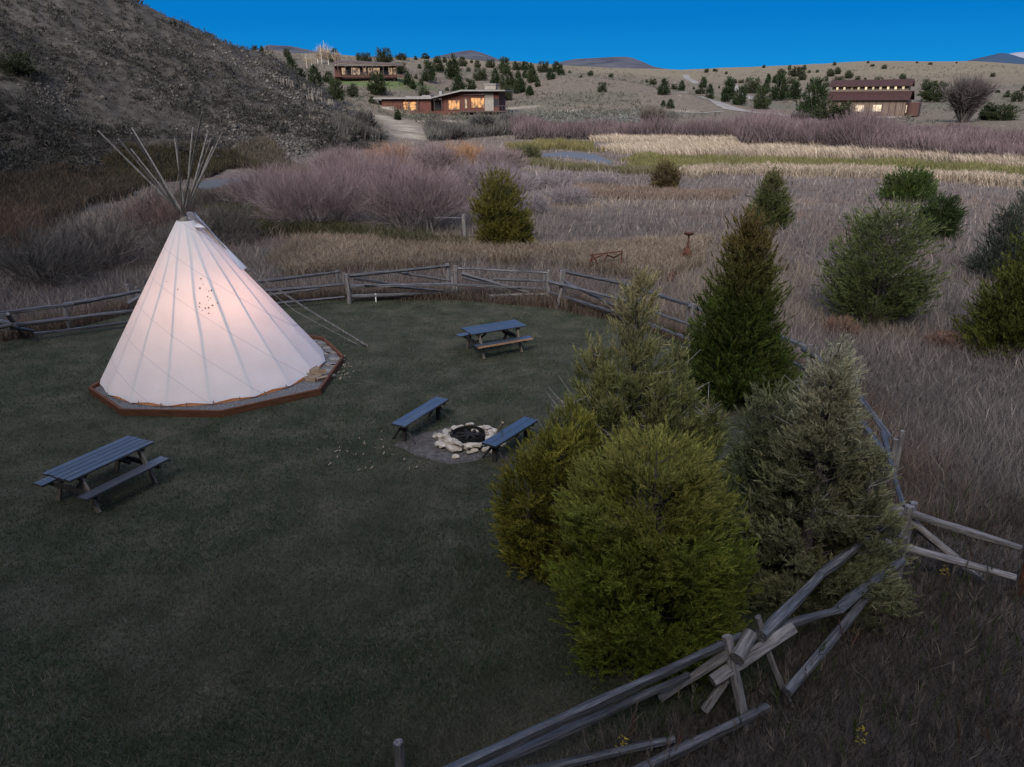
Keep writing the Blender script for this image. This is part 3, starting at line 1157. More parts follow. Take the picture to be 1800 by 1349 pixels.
V = [(0, 0, .14)] + [(r0 * math.cos(t), r0 * math.sin(t), .06 + .08 * float(vnoise(r0 * 30, t * 4, 1, 4))) for r0 in (.12, .24, .34) for t in np.linspace(0, 2 * math.pi, 25)[:-1]]
F = [(0, 1 + i, 1 + (i + 1) % 24) for i in range(24)] + [(1 + k * 24 + i, 1 + (k + 1) * 24 + i, 1 + (k + 1) * 24 + (i + 1) % 24, 1 + k * 24 + (i + 1) % 24) for k in (0, 1) for i in range(24)]
mb.add(V, F, True)
mb.build('ash_bed', M_ash, fr_)
mb = MB()
for k in range(4):
    a0 = k * .8 + .3
    mb.tube([(.27 * math.cos(a0), .27 * math.sin(a0), .15), (-.25 * math.cos(a0 + .3), -.25 * math.sin(a0 + .3), .17)], [.035, .03], 7, rough=.15, rs=k)
mb.build('charred_logs', M_ash, fr_)


def stone_mesh(seed, sx, sy, sz):
    R3 = np.random.default_rng(seed)
    pts = R3.normal(size=(16, 3))
    pts /= np.linalg.norm(pts, axis=1)[:, None]
    pts = np.sign(pts) * np.abs(pts) ** .6 * np.array([sx, sy, sz]) / 2
    import bmesh
    bm = bmesh.new()
    for q in pts:
        bm.verts.new(q)
    bmesh.ops.convex_hull(bm, input=bm.verts)
    bmesh.ops.delete(bm, geom=[v for v in bm.verts if not v.link_faces], context='VERTS')
    bmesh.ops.bevel(bm, geom=list(bm.edges), offset=min(sx, sy, sz) * .06, segments=1, affect='EDGES')
    me = bpy.data.meshes.new('stone')
    bm.to_mesh(me)
    bm.free()
    return me


big = [(.40, .26, .20, 797 - 3, 780, 'big tan boulder-like stone at the left end of the fire ring'), (.52, .26, .17, 846, 756, 'long flat slab stone on the back rim of the fire ring')]
for k, (sx, sy, sz, px, py, lb) in enumerate(big):
    q = gp(px, py, .1)
    o = obj('stone', stone_mesh(100 + k, sx, sy, sz), M_stone, mw=Matrix.Translation((q[0], q[1], .02 + sz * .45)) @ Matrix.Rotation(.2 + k * .1, 4, 'Z'))
    tag(o, lb, 'stone', 'stones round the fire ring')
R2 = random.Random(21)
smeshes = [stone_mesh(k, *s_) for k, s_ in enumerate([(.26, .17, .10), (.22, .15, .12), (.30, .18, .08), (.18, .14, .10), (.24, .20, .09), (.16, .11, .07)])]
for ringk, (rad, n_, zc) in enumerate(((.46, 16, .07), (.63, 20, .06), (.51, 16, .155), (.80, 6, .04))):
    for i in range(n_):
        t = 2 * math.pi * (i + R2.uniform(-.3, .3)) / n_
        rr_ = rad * R2.uniform(.93, 1.08)
        me = smeshes[R2.randrange(6)]
        o = obj('stone', me, M_stone, mw=Matrix.Translation((FC[0] + rr_ * math.cos(t), FC[1] + rr_ * math.sin(t), zc + R2.uniform(0, .02))) @ Matrix.Rotation(t + math.pi / 2 + R2.uniform(-.5, .5), 4, 'Z') @ Matrix.Rotation(R2.uniform(-.3, .3), 4, 'X') @ Matrix.Rotation(R2.uniform(-.2, .2), 4, 'Y'))
        tag(o, 'small pale stone stacked in the ring round the iron fire pit', 'stone', 'stones round the fire ring')
# the stick leaning against the bench
mb = MB()
pa0, pa1 = gp(866, 772, .05), gp(884, 743, .66)
mb.tube([pa0, (pa0 + pa1) / 2 + [.02, 0, .02], pa1], [.018, .02, .024], 7, rough=.1)
tag(mb.build('poking_stick', M_log), 'pale stick leaning upright between the fire ring stones and the navy bench', 'stick')

# split firewood on the teepee bed
for k, (px, py, an, ln) in enumerate([(548, 661, .5, .38), (556, 665, .9, .34), (562, 660, .2, .36), (553, 657, 1.2, .34), (566, 667, .7, .30), (546, 668, -.3, .32)]):
    q = gp(px, py, .12)
    mb = MB()
    R2 = random.Random(k)
    tri_ = [(.0, .065), (-.07, -.04), (.06, -.05)]
    vs = [(x0, a0 * R2.uniform(.8, 1.2), b0) for x0 in (-ln / 2, ln / 2) for a0, b0 in tri_]
    mb.add(vs, [(0, 1, 2), (3, 5, 4), (0, 3, 4, 1), (1, 4, 5, 2), (2, 5, 3, 0)])
    o = mb.build('firewood', M_log, mw=Matrix.Translation((q[0], q[1], .15 + .07 * (k in (2, 3)))) @ Matrix.Rotation(an, 4, 'Z') @ Matrix.Rotation(k * 1.3, 4, 'X'))
    tag(o, 'split log in the small firewood heap on the gravel bed beside the teepee', 'firewood', 'firewood heap by the teepee')

# white marker stake at the back fence
q = gp(661, 532)
st = thing('marker_stake', 'short white marker stake in the lawn in front of the back fence', 'stake', (q[0], q[1], 0))
mb = MB()
mb.box((0, 0, .15), (.045, .035, .30))
mb.build('shaft', M_white, st)
mb = MB()
mb.box((0, 0, .315), (.055, .045, .03))
mb.build('cap', M_white, st)

# ------------------------------------------------------------------ zigzag split-rail fences


def log_between(name, p0, p1, r0, r1, mat, parent, seed=0, wob=.011, n=9, rough=.2):
    p0, p1 = Vector([float(q) for q in p0]), Vector([float(q) for q in p1])
    d_ = p1 - p0
    Ln = d_.length
    R2 = random.Random(seed)
    m = max(3, int(Ln / .35))
    a1, a2 = R2.uniform(-1, 1), R2.uniform(-1, 1)
    pts, rad = [], []
    for i in range(m + 1):
        t = i / m
        w_ = min(1, Ln / 2) * wob
        pts.append((t * Ln, w_ * (a1 * math.sin(math.pi * t) * 1.6 + R2.uniform(-.35, .35)), w_ * (a2 * math.sin(math.pi * t) * 1.2 + R2.uniform(-.35, .35))))
        rad.append((r0 * (1 - t) + r1 * t) * R2.uniform(.9, 1.1))
    mb = MB()
    mb.tube(pts, rad, n, rough=rough, rs=seed, smooth=False)
    xa = d_.normalized()
    za = Vector((0, 0, 1)) if abs(xa.z) < .95 else Vector((0, 1, 0))
    ya = za.cross(xa).normalized()
    za = xa.cross(ya)
    Mx = Matrix((xa, ya, za)).transposed().to_4x4()
    Mx.translation = p0 - (parent.matrix_basis.translation if parent else Vector())
    return mb.build(name, mat, parent, mw=Mx)


SEED = [100]


def nrail(parent, a, b, r=.055, mat=None, name='rail'):
    """a, b = (px, py, z): a rail between two places in the world found from where they stand"""
    SEED[0] += 1
    P0 = gp(*a) if len(a) == 3 else np.array(a[1:])
    P1 = gp(*b) if len(b) == 3 else np.array(b[1:])
    return log_between(name, P0, P1, r * 1.1, r * .8, mat or M_rail, parent, SEED[0])


def npost(parent, base, top_px, r=.075, lean=(0, 0), mat=None, h=None):
    SEED[0] += 1
    b_ = gp(base[0], base[1], 0)
    z = h or max(.5, zat(b_, top_px))
    return log_between('post', b_ + [0, 0, -.05], b_ + np.array([lean[0], lean[1], z]), r, r * .85, mat or M_post, parent, SEED[0], .015)


fb = thing('rail_fence', 'grey zigzag split-rail fence along the back of the lawn behind the picnic table', 'fence', gp(780, 528))
# posts stand in crossed pairs where the panels meet
for (bx, by, ty, r) in [(596, 515, 476, .075), (606, 520, 480, .065), (615, 535, 482, .08), (788, 516, 464, .075), (796, 524, 487, .07), (802, 524, 467, .08),
                        (965, 536, 476, .085), (958, 520, 480, .06), (984, 540, 476, .065), (990, 532, 474, .06), (1104, 560, 500, .07), (1098, 552, 492, .06), (1212, 606, 535, .08), (1206, 596, 528, .06)]:
    npost(fb, (bx, by), ty, r, lean=(random.Random(bx).uniform(-.06, .06), 0))
npost(fb, (978, 544), 496, .055, lean=(.22, .1))
npost(fb, (1088, 556), 470, .03, h=1.25)
for a, b, r in [((425, 499, 1.1), (597, 478, 1.1), .06), ((440, 514, .7), (606, 500, .7), .06), ((470, 535, .25), (606, 522, .25), .05),
                ((614, 485, 1.1), (790, 467, 1.1), .055), ((612, 504, .65), (800, 500, .65), .06), ((611, 522, .25), (798, 514, .25), .065), ((622, 489, 1.0), (740, 506, .35), .055),
                ((806, 472, 1.05), (966, 480, 1.05), .05), ((812, 481, 1.0), (965, 525, .15), .06), ((868, 491, .8), (964, 495, .8), .055), ((800, 501, .6), (968, 508, .5), .045),
                ((640, 500, .75), (786, 512, .3), .045), ((815, 490, .85), (900, 508, .45), .045), ((700, 479, .95), (792, 494, .75), .045), ((860, 520, .2), (966, 517, .35), .05), ((985, 492, .95), (1085, 540, .55), .045), ((450, 522, .5), (560, 508, .8), .045), ((984, 475, 1.15), (1100, 500, 1.15), .055), ((965, 495, .9), (1104, 530, .85), .06), ((966, 515, .45), (1104, 557, .35), .055),
                ((1090, 498, 1.1), (1216, 538, 1.1), .055), ((1092, 528, .8), (1216, 572, .8), .055), ((1092, 552, .4), (1216, 598, .35), .055)]:
    nrail(fb, a, b, r)

fl = thing('rail_fence', 'dark shadowed split-rail fence left of the teepee', 'fence', gp(120, 575))
for (bx, by, ty, r) in [(10, 592, 552, .08), (24, 588, 548, .07), (122, 580, 540, .07), (232, 548, 500, .08), (246, 545, 505, .06), (-60, 612, 570, .08)]:
    npost(fl, (bx, by), ty, r)
for a, b, r in [((0, 551, 1.1), (130, 535, 1.1), .06), ((110, 537, 1.1), (246, 512, 1.1), .06), ((30, 571, .65), (245, 545, .6), .065), ((60, 588, .25), (232, 566, .2), .06), ((12, 552, 1.1), (40, 590, .1), .06),
                ((0, 566, .7), (30, 572, .7), .07), ((225, 534, .8), (248, 520, 1.0), .07), ((-80, 590, .8), (20, 572, .8), .07), ((-90, 568, 1.1), (8, 553, 1.1), .06), ((15, 575, .6), (60, 582, .2), .05)]:
    nrail(fl, a, b, r)

frt = thing('rail_fence', 'blue-shaded split-rail fence running down the right side behind the junipers', 'fence', gp(1500, 740))
for (bx, by, ty, r) in [(1335, 650, 572, .075), (1412, 692, 606, .08), (1424, 690, 612, .06), (1492, 752, 664, .075), (1560, 852, 772, .06), (1570, 846, 758, .045), (1586, 985, 884, .08)]:
    npost(frt, (bx, by), ty, r)
for a, b, r in [((1212, 538, 1.1), (1340, 580, 1.1), .055), ((1212, 575, .7), (1340, 615, .7), .055), ((1330, 578, 1.1), (1420, 612, 1.1), .06), ((1330, 610, .7), (1420, 650, .7), .06), ((1330, 640, .3), (1420, 678, .3), .06),
                ((1412, 614, 1.05), (1496, 670, 1.05), .06), ((1412, 650, .6), (1496, 712, .6), .06), ((1488, 670, 1.05), (1566, 770, 1.05), .06), ((1488, 710, .6), (1566, 812, .6), .06),
                ((1552, 762, 1.1), (1588, 892, 1.05), .05)]:
    nrail(frt, a, b, r)

fo = thing('rail_fence', 'pale rail panel with crossed braces standing outside the corner at the far right', 'fence', gp(1690, 1000))
for a, b, r in [((1566, 893, 1.0), (1796, 965, 1.0), .06), ((1556, 955, .55), (1786, 1017, .5), .062), ((1570, 893, 1.05), (1722, 1012, .05), .065), ((1580, 897, 1.0), (1735, 1030, .05), .05)]:
    nrail(fo, a, b, r, M_post)
npost(fo, (1800, 1040), 960, .08)
npost(fo, (1790, 1045), 972, .05, mat=M_rust)
npost(fo, (1578, 1000), 890, .075)

ff = thing('rail_fence', 'large grey split-rail fence in the right foreground under the bright green juniper', 'fence', gp(1330, 1270))
for a, b, r, m_ in [((690, 1400, .98), (1302, 1118, 1.02), .067, M_rail), ((760, 1392, .62), (1210, 1187, .72), .062, M_rail), ((800, 1385, .38), (1185, 1300, .30), .058, M_rail),
                    ((1040, 1395, .22), (1350, 1243, .32), .062, M_rail), ((1338, 1120, 1.0), (1446, 1008, 1.0), .072, M_rail), ((1330, 1116, .95), (1476, 1072, .80), .06, M_rail),
                    ((1384, 1218, .35), (1566, 1000, .55), .062, M_rail), ((1440, 1012, 1.0), (1580, 905, 1.0), .065, M_rail), ((1470, 1074, .8), (1586, 985, .7), .06, M_rail), ((1290, 1142, .95), (1160, 1228, .25), .055, M_post)]:
    nrail(ff, a, b, r, m_)
# forked posts and the short braces that carry the rail ends
b_ = gp(1316, 1282)
SEED[0] += 1
log_between('post', b_ + [0, 0, -.1], gp(1278, 1118, 1.12), .062, .055, M_post, ff, 41, .02)
b_ = gp(1394, 1240)
log_between('post', b_ + [0, 0, -.1], gp(1332, 1084, 1.22), .058, .045, M_post, ff, 42, .03)
log_between('brace', gp(1296, 1158, .98), gp(1320, 1114, 1.10), .085, .08, M_post, ff, 43, .0, 10, .1)
log_between('brace', gp(1252, 1198, .62), gp(1394, 1104, 1.0), .075, .085, M_post, ff, 46, .01, 10, .12)
log_between('brace', gp(1238, 1250, .15), gp(1300, 1160, .7), .06, .05, M_post, ff, 47, .01, 9, .15)
npost(ff, (706, 1372), 1332, .06, h=.55)
b_ = gp(1568, 1050)
log_between('post', b_, b_ + np.array([-.02, 0, 1.05]), .07, .06, M_post, ff, 48, .02)

# two old posts in the meadow behind
q = gp(752, 410)
ot = thing('wire_fence_post', 'split double post of an old wire fence under the pink willow', 'fence post', q, 0, 'old wire fence posts')
h1 = zat(q, 368)
log_between('post', q, q + np.array([-.03, 0, h1]), .085, .075, M_post, ot, 61)
log_between('post', q + np.array([.28, 0, 0]), q + np.array([.05, 0, h1]), .05, .045, M_post, ot, 62)
q = gp(819, 432)
ot = thing('wire_fence_post', 'single thick old fence post beside the olive juniper in the meadow', 'fence post', q, 0, 'old wire fence posts')
log_between('post', q, q + np.array([-.08, 0, zat(q, 377)]), .11, .10, M_post, ot, 63)
log_between('rail', q + np.array([-.1, .05, zat(q, 384)]), q + np.array([-1.6, .6, zat(q, 386)]), .03, .025, M_rail, ot, 64)

# rusty farm implements left in the meadow
q = gp(1206, 466)
im = thing('farm_implement', 'rusty old farm implement with a pedestal seat standing in tan grass', 'farm implement', q)


def ilog(parent, name, base, pts, r, mat=M_rust, n=7):
    mb = MB()
    mb.tube(pts, r, n)
    return mb.build(name, mat, parent)


ilog(im, 'seat_post', q, [(0, 0, .55), (.02, 0, 1.0), (.03, 0, 1.32)], [.07, .045, .04])
mb = MB()
mb.tube([(.03, 0, 1.30), (.03, 0, 1.36), (.03, 0, 1.44)], [.07, .20, .23], 12)
mb.build('seat', M_rust, im)
for k, (x_, y_) in enumerate([(-.75, -.1), (.55, -.2), (-.1, .6), (.3, .4)]):
    ilog(im, 'leg', q, [(x_, y_, 0), (x_ * .45, y_ * .45, .32), (0, 0, .72)], [.07, .075, .09])
mb = MB()
mb.tube([(-.12, 0, .55), (.12, 0, .55)], [.22, .22], 14)
mb.build('gear_hub', M_rust, im)
ilog(im, 'drag_bar', q, [(-.3, -.2, .25), (-.8, -.45, .12), (-1.15, -.55, .06)], [.06, .07, .05])
q = gp(1066, 478)
im2 = thing('farm_implement', 'low rusty iron frame with cross braces in the grass behind the back fence', 'farm implement', q)
z2 = 1.0
for a, b in [((-.75, 0, .05), (-.62, 0, .78)), ((.62, 0, 0), (.62, 0, .95)), ((-.75, 0, .72), (.62, 0, .88)), ((-.62, 0, .70), (-.25, .1, .15)), ((-.25, .1, .12), (.02, 0, .75)), ((-.7, .35, 0), (-.62, 0, .75)), ((.0, 0, .72), (.35, .3, .55)), ((.35, .3, .55), (.62, 0, .80)), ((-.75, 0, .5), (-.2, 0, .72))]:
    ilog(im2, 'bar', q, [a, b], [.032, .032])
q = gp(1178, 495)
im3 = thing('farm_implement', 'small rusty lump of machinery half sunk in the grass left of the seat implement', 'farm implement', q)
mb = MB()
mb.tube([(0, 0, 0), (0, 0, .22), (.02, 0, .34)], [.16, .15, .06], 9, rough=.25)
mb.build('body', M_rust, im3)
ilog(im3, 'bar', q, [(0, 0, .3), (.12, 0, .42), (.26, 0, .3)], [.03, .03, .03])

# ------------------------------------------------------------------ junipers


def frames(D):
    a = np.cross(D, np.array([.31, .17, .93]))
    a /= np.linalg.norm(a, axis=1)[:, None] + 1e-9
    return a, np.cross(D, a)


def fronds(P, D, Ls, Cc, K_, lw, ang=34, seed=0):
    """feathery sprays: each is K_ slim leaflets round an axis. returns V (n*K*3,3), colours"""
    r2 = np.random.default_rng(seed)
    n_ = len(P)
    A, B = frames(D)
    j = np.arange(K_)
    t = (j + .3) / K_
    ph = j[None, :] * 2.399 + r2.uniform(0, 6.28, (n_, 1))
    an_ = np.radians(ang) * (1 - .75 * t)[None, :] * r2.uniform(.7, 1.3, (n_, K_))
    rad = np.cos(ph)[..., None] * A[:, None] + np.sin(ph)[..., None] * B[:, None]
    ld = D[:, None] * np.cos(an_)[..., None] + rad * np.sin(an_)[..., None]
    base = P[:, None] + D[:, None] * (Ls[:, None] * t * .75)[..., None]
    ll = Ls[:, None] * (.55 - .25 * t) * r2.uniform(.75, 1.25, (n_, K_))
    side = np.cross(ld, rad)
    tw = r2.uniform(-1, 1, (n_, K_))[..., None]
    side = side + rad * tw
    side /= np.linalg.norm(side, axis=-1)[..., None] + 1e-9
    w_ = (Ls[:, None] * lw * r2.uniform(.7, 1.2, (n_, K_)))[..., None]
    V = np.stack([base + side * w_, base - side * w_, base + ld * ll[..., None]], 2).reshape(-1, 3)
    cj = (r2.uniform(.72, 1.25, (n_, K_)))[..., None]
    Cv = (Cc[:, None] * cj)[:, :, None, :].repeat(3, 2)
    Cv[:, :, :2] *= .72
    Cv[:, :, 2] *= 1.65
    return V, Cv.reshape(-1, 3)


def juniper_parts(seed, H, R, spires=None, nb=160, ns=26, K_=11, leaf=.22, lw=.05, cols=((.05, .075, .015), (.075, .085, .022)), tipc=None, prof=None, up=.75, inner=.35, limbs=True, gap=0.0, base_h=.04, jit=.13, deadtop=0, limb_r=.012):
    r2 = np.random.default_rng(seed)
    prof = prof or (lambda h: np.clip((1 - h) ** .75 * (.62 + 1.0 * np.minimum(h, .38)) * 1.12 * np.clip(.55 + h * 5, 0, 1), 0.02, 1))
    spires = spires or [(0, 0, H, R, 1.0)]
    tot = sum(s_[4] for s_ in spires)
    PP, DD, LL_, CC = [], [], [], []
    tb = MB()
    db = MB()
    c1, c2 = np.array(cols[0]), np.array(cols[1])
    for si, (ox, oy, h_, rr_, wgt) in enumerate(spires):
        o_ = np.array([ox, oy, 0])
        # trunk
        tp_ = [Vector((ox * .25 * (1 - math.exp(-k * .5)) * 4 * min(1, k / 3) if False else ox * min(1, k / 4), oy * min(1, k / 4), h_ * .96 * k / 8)) for k in range(9)]
        tr_ = [max(.008, (.028 * h_) * (1 - k / 8.3)) for k in range(9)]
        tb.tube(tp_, tr_, 7, rough=.15, rs=seed + si)
        m = int(nb * wgt / tot)
        for bi in range(m):
            hr = base_h + (1 - base_h) * (1 - (1 - r2.uniform()) ** .75)
            az = bi * 2.39996 + r2.uniform(-.4, .4)
            rad = rr_ * float(prof(np.array(hr))) * r2.uniform(.66, 1.08)
            if gap and vnoise(math.cos(az) * 2 + 5, math.sin(az) * 2 + hr * 7, 1, seed) < gap:
                continue
            tip = o_ + np.array([math.cos(az) * rad, math.sin(az) * rad, hr * h_])
            rise = up * rad * r2.uniform(.6, 1.3)
            zb = max(.02, tip[2] - rise)
            root = np.array([ox * min(1, zb / h_ * 2), oy * min(1, zb / h_ * 2), zb])
            d_ = tip - root
            ln = np.linalg.norm(d_) + 1e-6
            du = d_ / ln
            if limbs and rad > .12:
                mid = root + d_ * .5 - np.array([0, 0, ln * .06])
                tb.tube([root, mid, tip - d_ * .08], [limb_r * (.6 + h_ * .12), limb_r * .8, limb_r * .35], 4, caps=False)
            k_ = max(5, int(ns * (.35 + .65 * ln / (rr_ * 1.2))))
            s_ = inner + (1 - inner) * r2.uniform(0, 1, k_) ** .6
            spread = jit * rr_ * (.35 + .9 * s_)[:, None]
            P = root + d_ * s_[:, None] + r2.normal(size=(k_, 3)) * spread
            P[:, 2] = np.maximum(P[:, 2], .05)
            D = du * .55 + np.array([0, 0, .62]) + r2.normal(size=(k_, 3)) * .34
            D += (P - np.array([ox, oy, 0])) * np.array([1, 1, 0]) / max(rr_, .1) * .35
            D /= np.linalg.norm(D, axis=1)[:, None]
            mixv = np.clip(r2.uniform(0, 1) * .6 + .4 * r2.uniform(0, 1, k_), 0, 1)[:, None]
            Cb = (c1 * (1 - mixv) + c2 * mixv) * r2.uniform(.6, 1.4) * r2.uniform(.85, 1.15, (k_, 1))
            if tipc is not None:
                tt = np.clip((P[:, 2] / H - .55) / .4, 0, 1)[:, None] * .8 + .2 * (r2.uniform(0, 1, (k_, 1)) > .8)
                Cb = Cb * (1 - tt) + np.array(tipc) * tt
            PP.append(P)
            DD.append(D)
            LL_.append(leaf * r2.uniform(.5, 1.45, k_))
            CC.append(Cb)
        # the leading shoot
        k_ = 10
        P = o_ + np.stack([r2.normal(size=k_) * .02 * rr_, r2.normal(size=k_) * .02 * rr_, np.linspace(.84, .985, k_) * h_], 1)
        PP.append(P)
        DD.append(np.tile([0, 0, 1.0], (k_, 1)) + r2.normal(size=(k_, 3)) * .25)
        DD[-1] /= np.linalg.norm(DD[-1], axis=1)[:, None]
        LL_.append(np.full(k_, leaf) * np.linspace(1, .7, k_))
        CC.append(np.tile(c1 * .4 + (np.array(tipc) if tipc is not None else c2) * .6, (k_, 1)))
        for k in range(deadtop):
            hz = h_ * r2.uniform(.35, 1.0)
            az = r2.uniform(0, 6.28)
            ln = (h_ - hz) * .25 + r2.uniform(.15, .4)
            root = Vector((ox, oy, hz))
            tip = root + Vector((math.cos(az) * ln, math.sin(az) * ln, ln * r2.uniform(.2, .9)))
            db.tube([root, root.lerp(tip, .5) - Vector((0, 0, ln * .06)), tip], [.010, .007, .003], 4, caps=False)
        if deadtop:
            db.tube([tp_[3], tp_[5], tp_[7], tp_[8] + Vector((0, 0, .1))], [.026, .02, .012, .004], 5, caps=False)
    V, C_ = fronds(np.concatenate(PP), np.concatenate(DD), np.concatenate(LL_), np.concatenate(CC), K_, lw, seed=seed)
    me = np_mesh('crown', V, np.arange(len(V)).reshape(-1, 3), C_)
    return me, tb.mesh('trunk'), (db.mesh('dead_branches') if deadtop else None)


def juniper(label, base_px, top_py, width_px, seed, group=None, name='juniper_tree', **k):
    q = gp(*base_px)
    H = k.pop('H', None) or zat(q, top_py)
    depth = q[1] * CP + (CAMH - H * .4) * SP
    R = k.pop('R', None) or width_px / 2 * depth / FPX
    if 'spf' in k:
        k['spires'] = [(a * R, b_ * R, c_ * H, d_ * R, w_) for a, b_, c_, d_, w_ in k.pop('spf')]
    cr, tk, dd = juniper_parts(seed, H, R, **k)
    t = thing(name, label, 'juniper', q, 0, group)
    obj('crown', cr, M_leaf, t)
    obj('trunk', tk, M_bark, t)
    if dd is not None:
        obj('dead_branches', dd, M_deadwood, t)
    return t


dome = lambda h: np.clip(np.sqrt(np.clip(1 - ((h - .36) / .66) ** 2, 0, 1)) ** .9, .03, 1)
cone = lambda h: np.clip((1 - h) ** .85 * 1.3 * np.clip(.45 + h * 3, 0, 1), .02, 1)
juniper('bright green bushy juniper in the foreground, largest of the clump', (1132, 1128), 778, 318, 1, 'junipers in the fenced clump', nb=330, ns=96, K_=14, leaf=.15, lw=.042,
        cols=((.120, .175, .024), (.205, .215, .038)), tipc=(.31, .285, .08), prof=dome, up=.95, base_h=.02, jit=.06)
juniper('brownish olive juniper bush tucked left behind the bright green one', (975, 985), 742, 190, 2, 'junipers in the fenced clump', nb=240, ns=44, K_=12, leaf=.17, lw=.042,
        cols=((.16, .165, .028), (.25, .215, .042)), prof=dome, up=.9, spf=[(0, 0, .9, .95, 1), (.35, .4, 1.0, .6, .6), (-.5, -.3, .78, .6, .5)], jit=.11)
juniper('tall sparse juniper with pale twiggy spires in the middle of the clump', (1100, 905), 482, 320, 3, 'junipers in the fenced clump', nb=640, ns=34, K_=11, leaf=.22, lw=.036,
        cols=((.15, .18, .055), (.25, .245, .095)), tipc=(.40, .34, .18), prof=cone, up=1.25, inner=.45, jit=.085, gap=.14, deadtop=16,
        spf=[(0, 0, 1.0, .62, 1.2), (-.42, .1, .72, .45, .6), (.5, .05, .70, .5, .6), (-.75, -.1, .52, .42, .5), (.82, -.05, .50, .4, .5), (.25, -.3, .6, .5, .5), (-.25, -.35, .55, .5, .5), (.1, .4, .7, .5, .4)])
juniper('dark green pyramid juniper with a brown tip right of the back fence', (1288, 700), 392, 182, 4, 'junipers in the fenced clump', nb=300, ns=44, K_=11, leaf=.24, lw=.045,
        cols=((.045, .078, .015), (.085, .108, .022)), tipc=(.16, .115, .045), prof=lambda h: np.clip((1 - h) ** .85 * 1.3 * np.clip(.72 + h * 1.4, 0, 1), .02, 1), up=.95, jit=.11)
juniper('pale grey-green juniper speckled with dead twig tips near the foreground fence', (1405, 1045), 606, 282, 5, 'junipers in the fenced clump', nb=420, ns=54, K_=11, leaf=.165, lw=.044,
        cols=((.125, .14, .06), (.25, .245, .14)), tipc=(.48, .45, .31), prof=lambda h: np.clip((1 - h) ** .95 * 1.3 * np.clip(.75 + h * 1.3, 0, 1), .02, 1), up=.55, inner=.42, jit=.07, gap=.18, deadtop=14, spf=[(0, 0, 1.0, .92, 1.3), (.62, -.1, .60, .66, .6), (-.35, .25, .55, .62, .4), (.35, .35, .72, .6, .4)])
juniper('low dark juniper filling the gap between the green and the pale juniper', (1330, 1000), 700, 150, 55, 'junipers in the fenced clump', nb=200, ns=24, K_=10, leaf=.2, lw=.045,
        cols=((.055, .08, .032), (.095, .115, .05)), tipc=(.19, .19, .10), prof=dome, up=.8)
juniper('olive juniper with a lower side lobe beside the old fence post in the meadow', (880, 440), 303, 100, 6, nb=320, ns=24, K_=9, leaf=.26, lw=.055,
        cols=((.09, .09, .018), (.14, .122, .028)), prof=dome, up=.95, spf=[(-.05, 0, 1.0, .85, 1.2), (.62, -.1, .52, .58, .5)])
juniper('small dark spire-topped juniper alone in the middle of the meadow', (1350, 402), 303, 74, 7, nb=240, ns=20, K_=8, leaf=.28, lw=.06, cols=((.055, .075, .024), (.085, .095, .032)), tipc=(.12, .11, .05), up=.9, prof=lambda h: np.clip((1 - h) ** .6 * 1.12 * np.clip(.75 + h, 0, 1), .02, 1))
juniper('tiny brownish juniper in front of the green sedge strip', (1168, 336), 288, 46, 8, nb=140, ns=14, K_=7, leaf=.32, lw=.07, cols=((.07, .055, .022), (.095, .07, .03)), prof=dome)
juniper('rounded dark juniper at the far right of the meadow, left of its smaller neighbour', (1592, 354), 298, 90, 9, 'dark round junipers at the right', nb=220, ns=18, K_=8, leaf=.36, lw=.06, cols=((.034, .062, .014), (.058, .082, .02)), prof=dome, spf=[(-.3, 0, .85, .7, 1), (.2, 0, 1.0, .75, 1), (.6, .1, .85, .4, .4)])
juniper('small dark oval juniper right of the thin see-through juniper', (1645, 420), 345, 62, 10, 'dark round junipers at the right', nb=220, ns=18, K_=8, leaf=.28, lw=.06, cols=((.022, .042, .013), (.036, .055, .017)), prof=dome)
juniper('thin see-through juniper with a bare pale trunk in the right meadow', (1535, 568), 364, 168, 11, nb=420, ns=20, K_=9, leaf=.28, lw=.042, cols=((.072, .102, .034), (.125, .145, .052)), prof=lambda h: np.clip(np.sqrt(np.clip(1 - ((h - .48) / .56) ** 2, 0, 1)), .03, 1), up=.35, inner=.35, gap=.22, base_h=.08, jit=.12, deadtop=7, limb_r=.014)
juniper('large dark olive juniper cut off by the right edge of the picture', (1775, 612), 372, 200, 12, nb=420, ns=28, K_=9, leaf=.26, lw=.05, cols=((.058, .075, .014), (.095, .10, .022)), prof=lambda h: np.clip((1 - h) ** .62 * 1.1 * np.clip(.8 + h, 0, 1), .02, 1), up=.95, spf=[(-.25, -.2, .62, .75, .8), (.25, 0, 1.0, .85, 1.2), (1.0, .2, .95, .8, .8)])
juniper('blue-grey juniper with pale flecks behind the large one at the right edge', (1750, 490), 335, 120, 13, nb=280, ns=18, K_=8, leaf=.28, lw=.05, cols=((.035, .05, .036), (.055, .066, .046)), tipc=(.09, .10, .08), prof=lambda h: np.clip((1 - h) ** .6 * 1.1 * np.clip(.8 + h, 0, 1), .02, 1), gap=.15, spf=[(0, 0, .8, .8, 1), (.55, .2, 1.0, .6, .8)])

# ------------------------------------------------------------------ grass, reeds, weeds (stuff nobody could count)


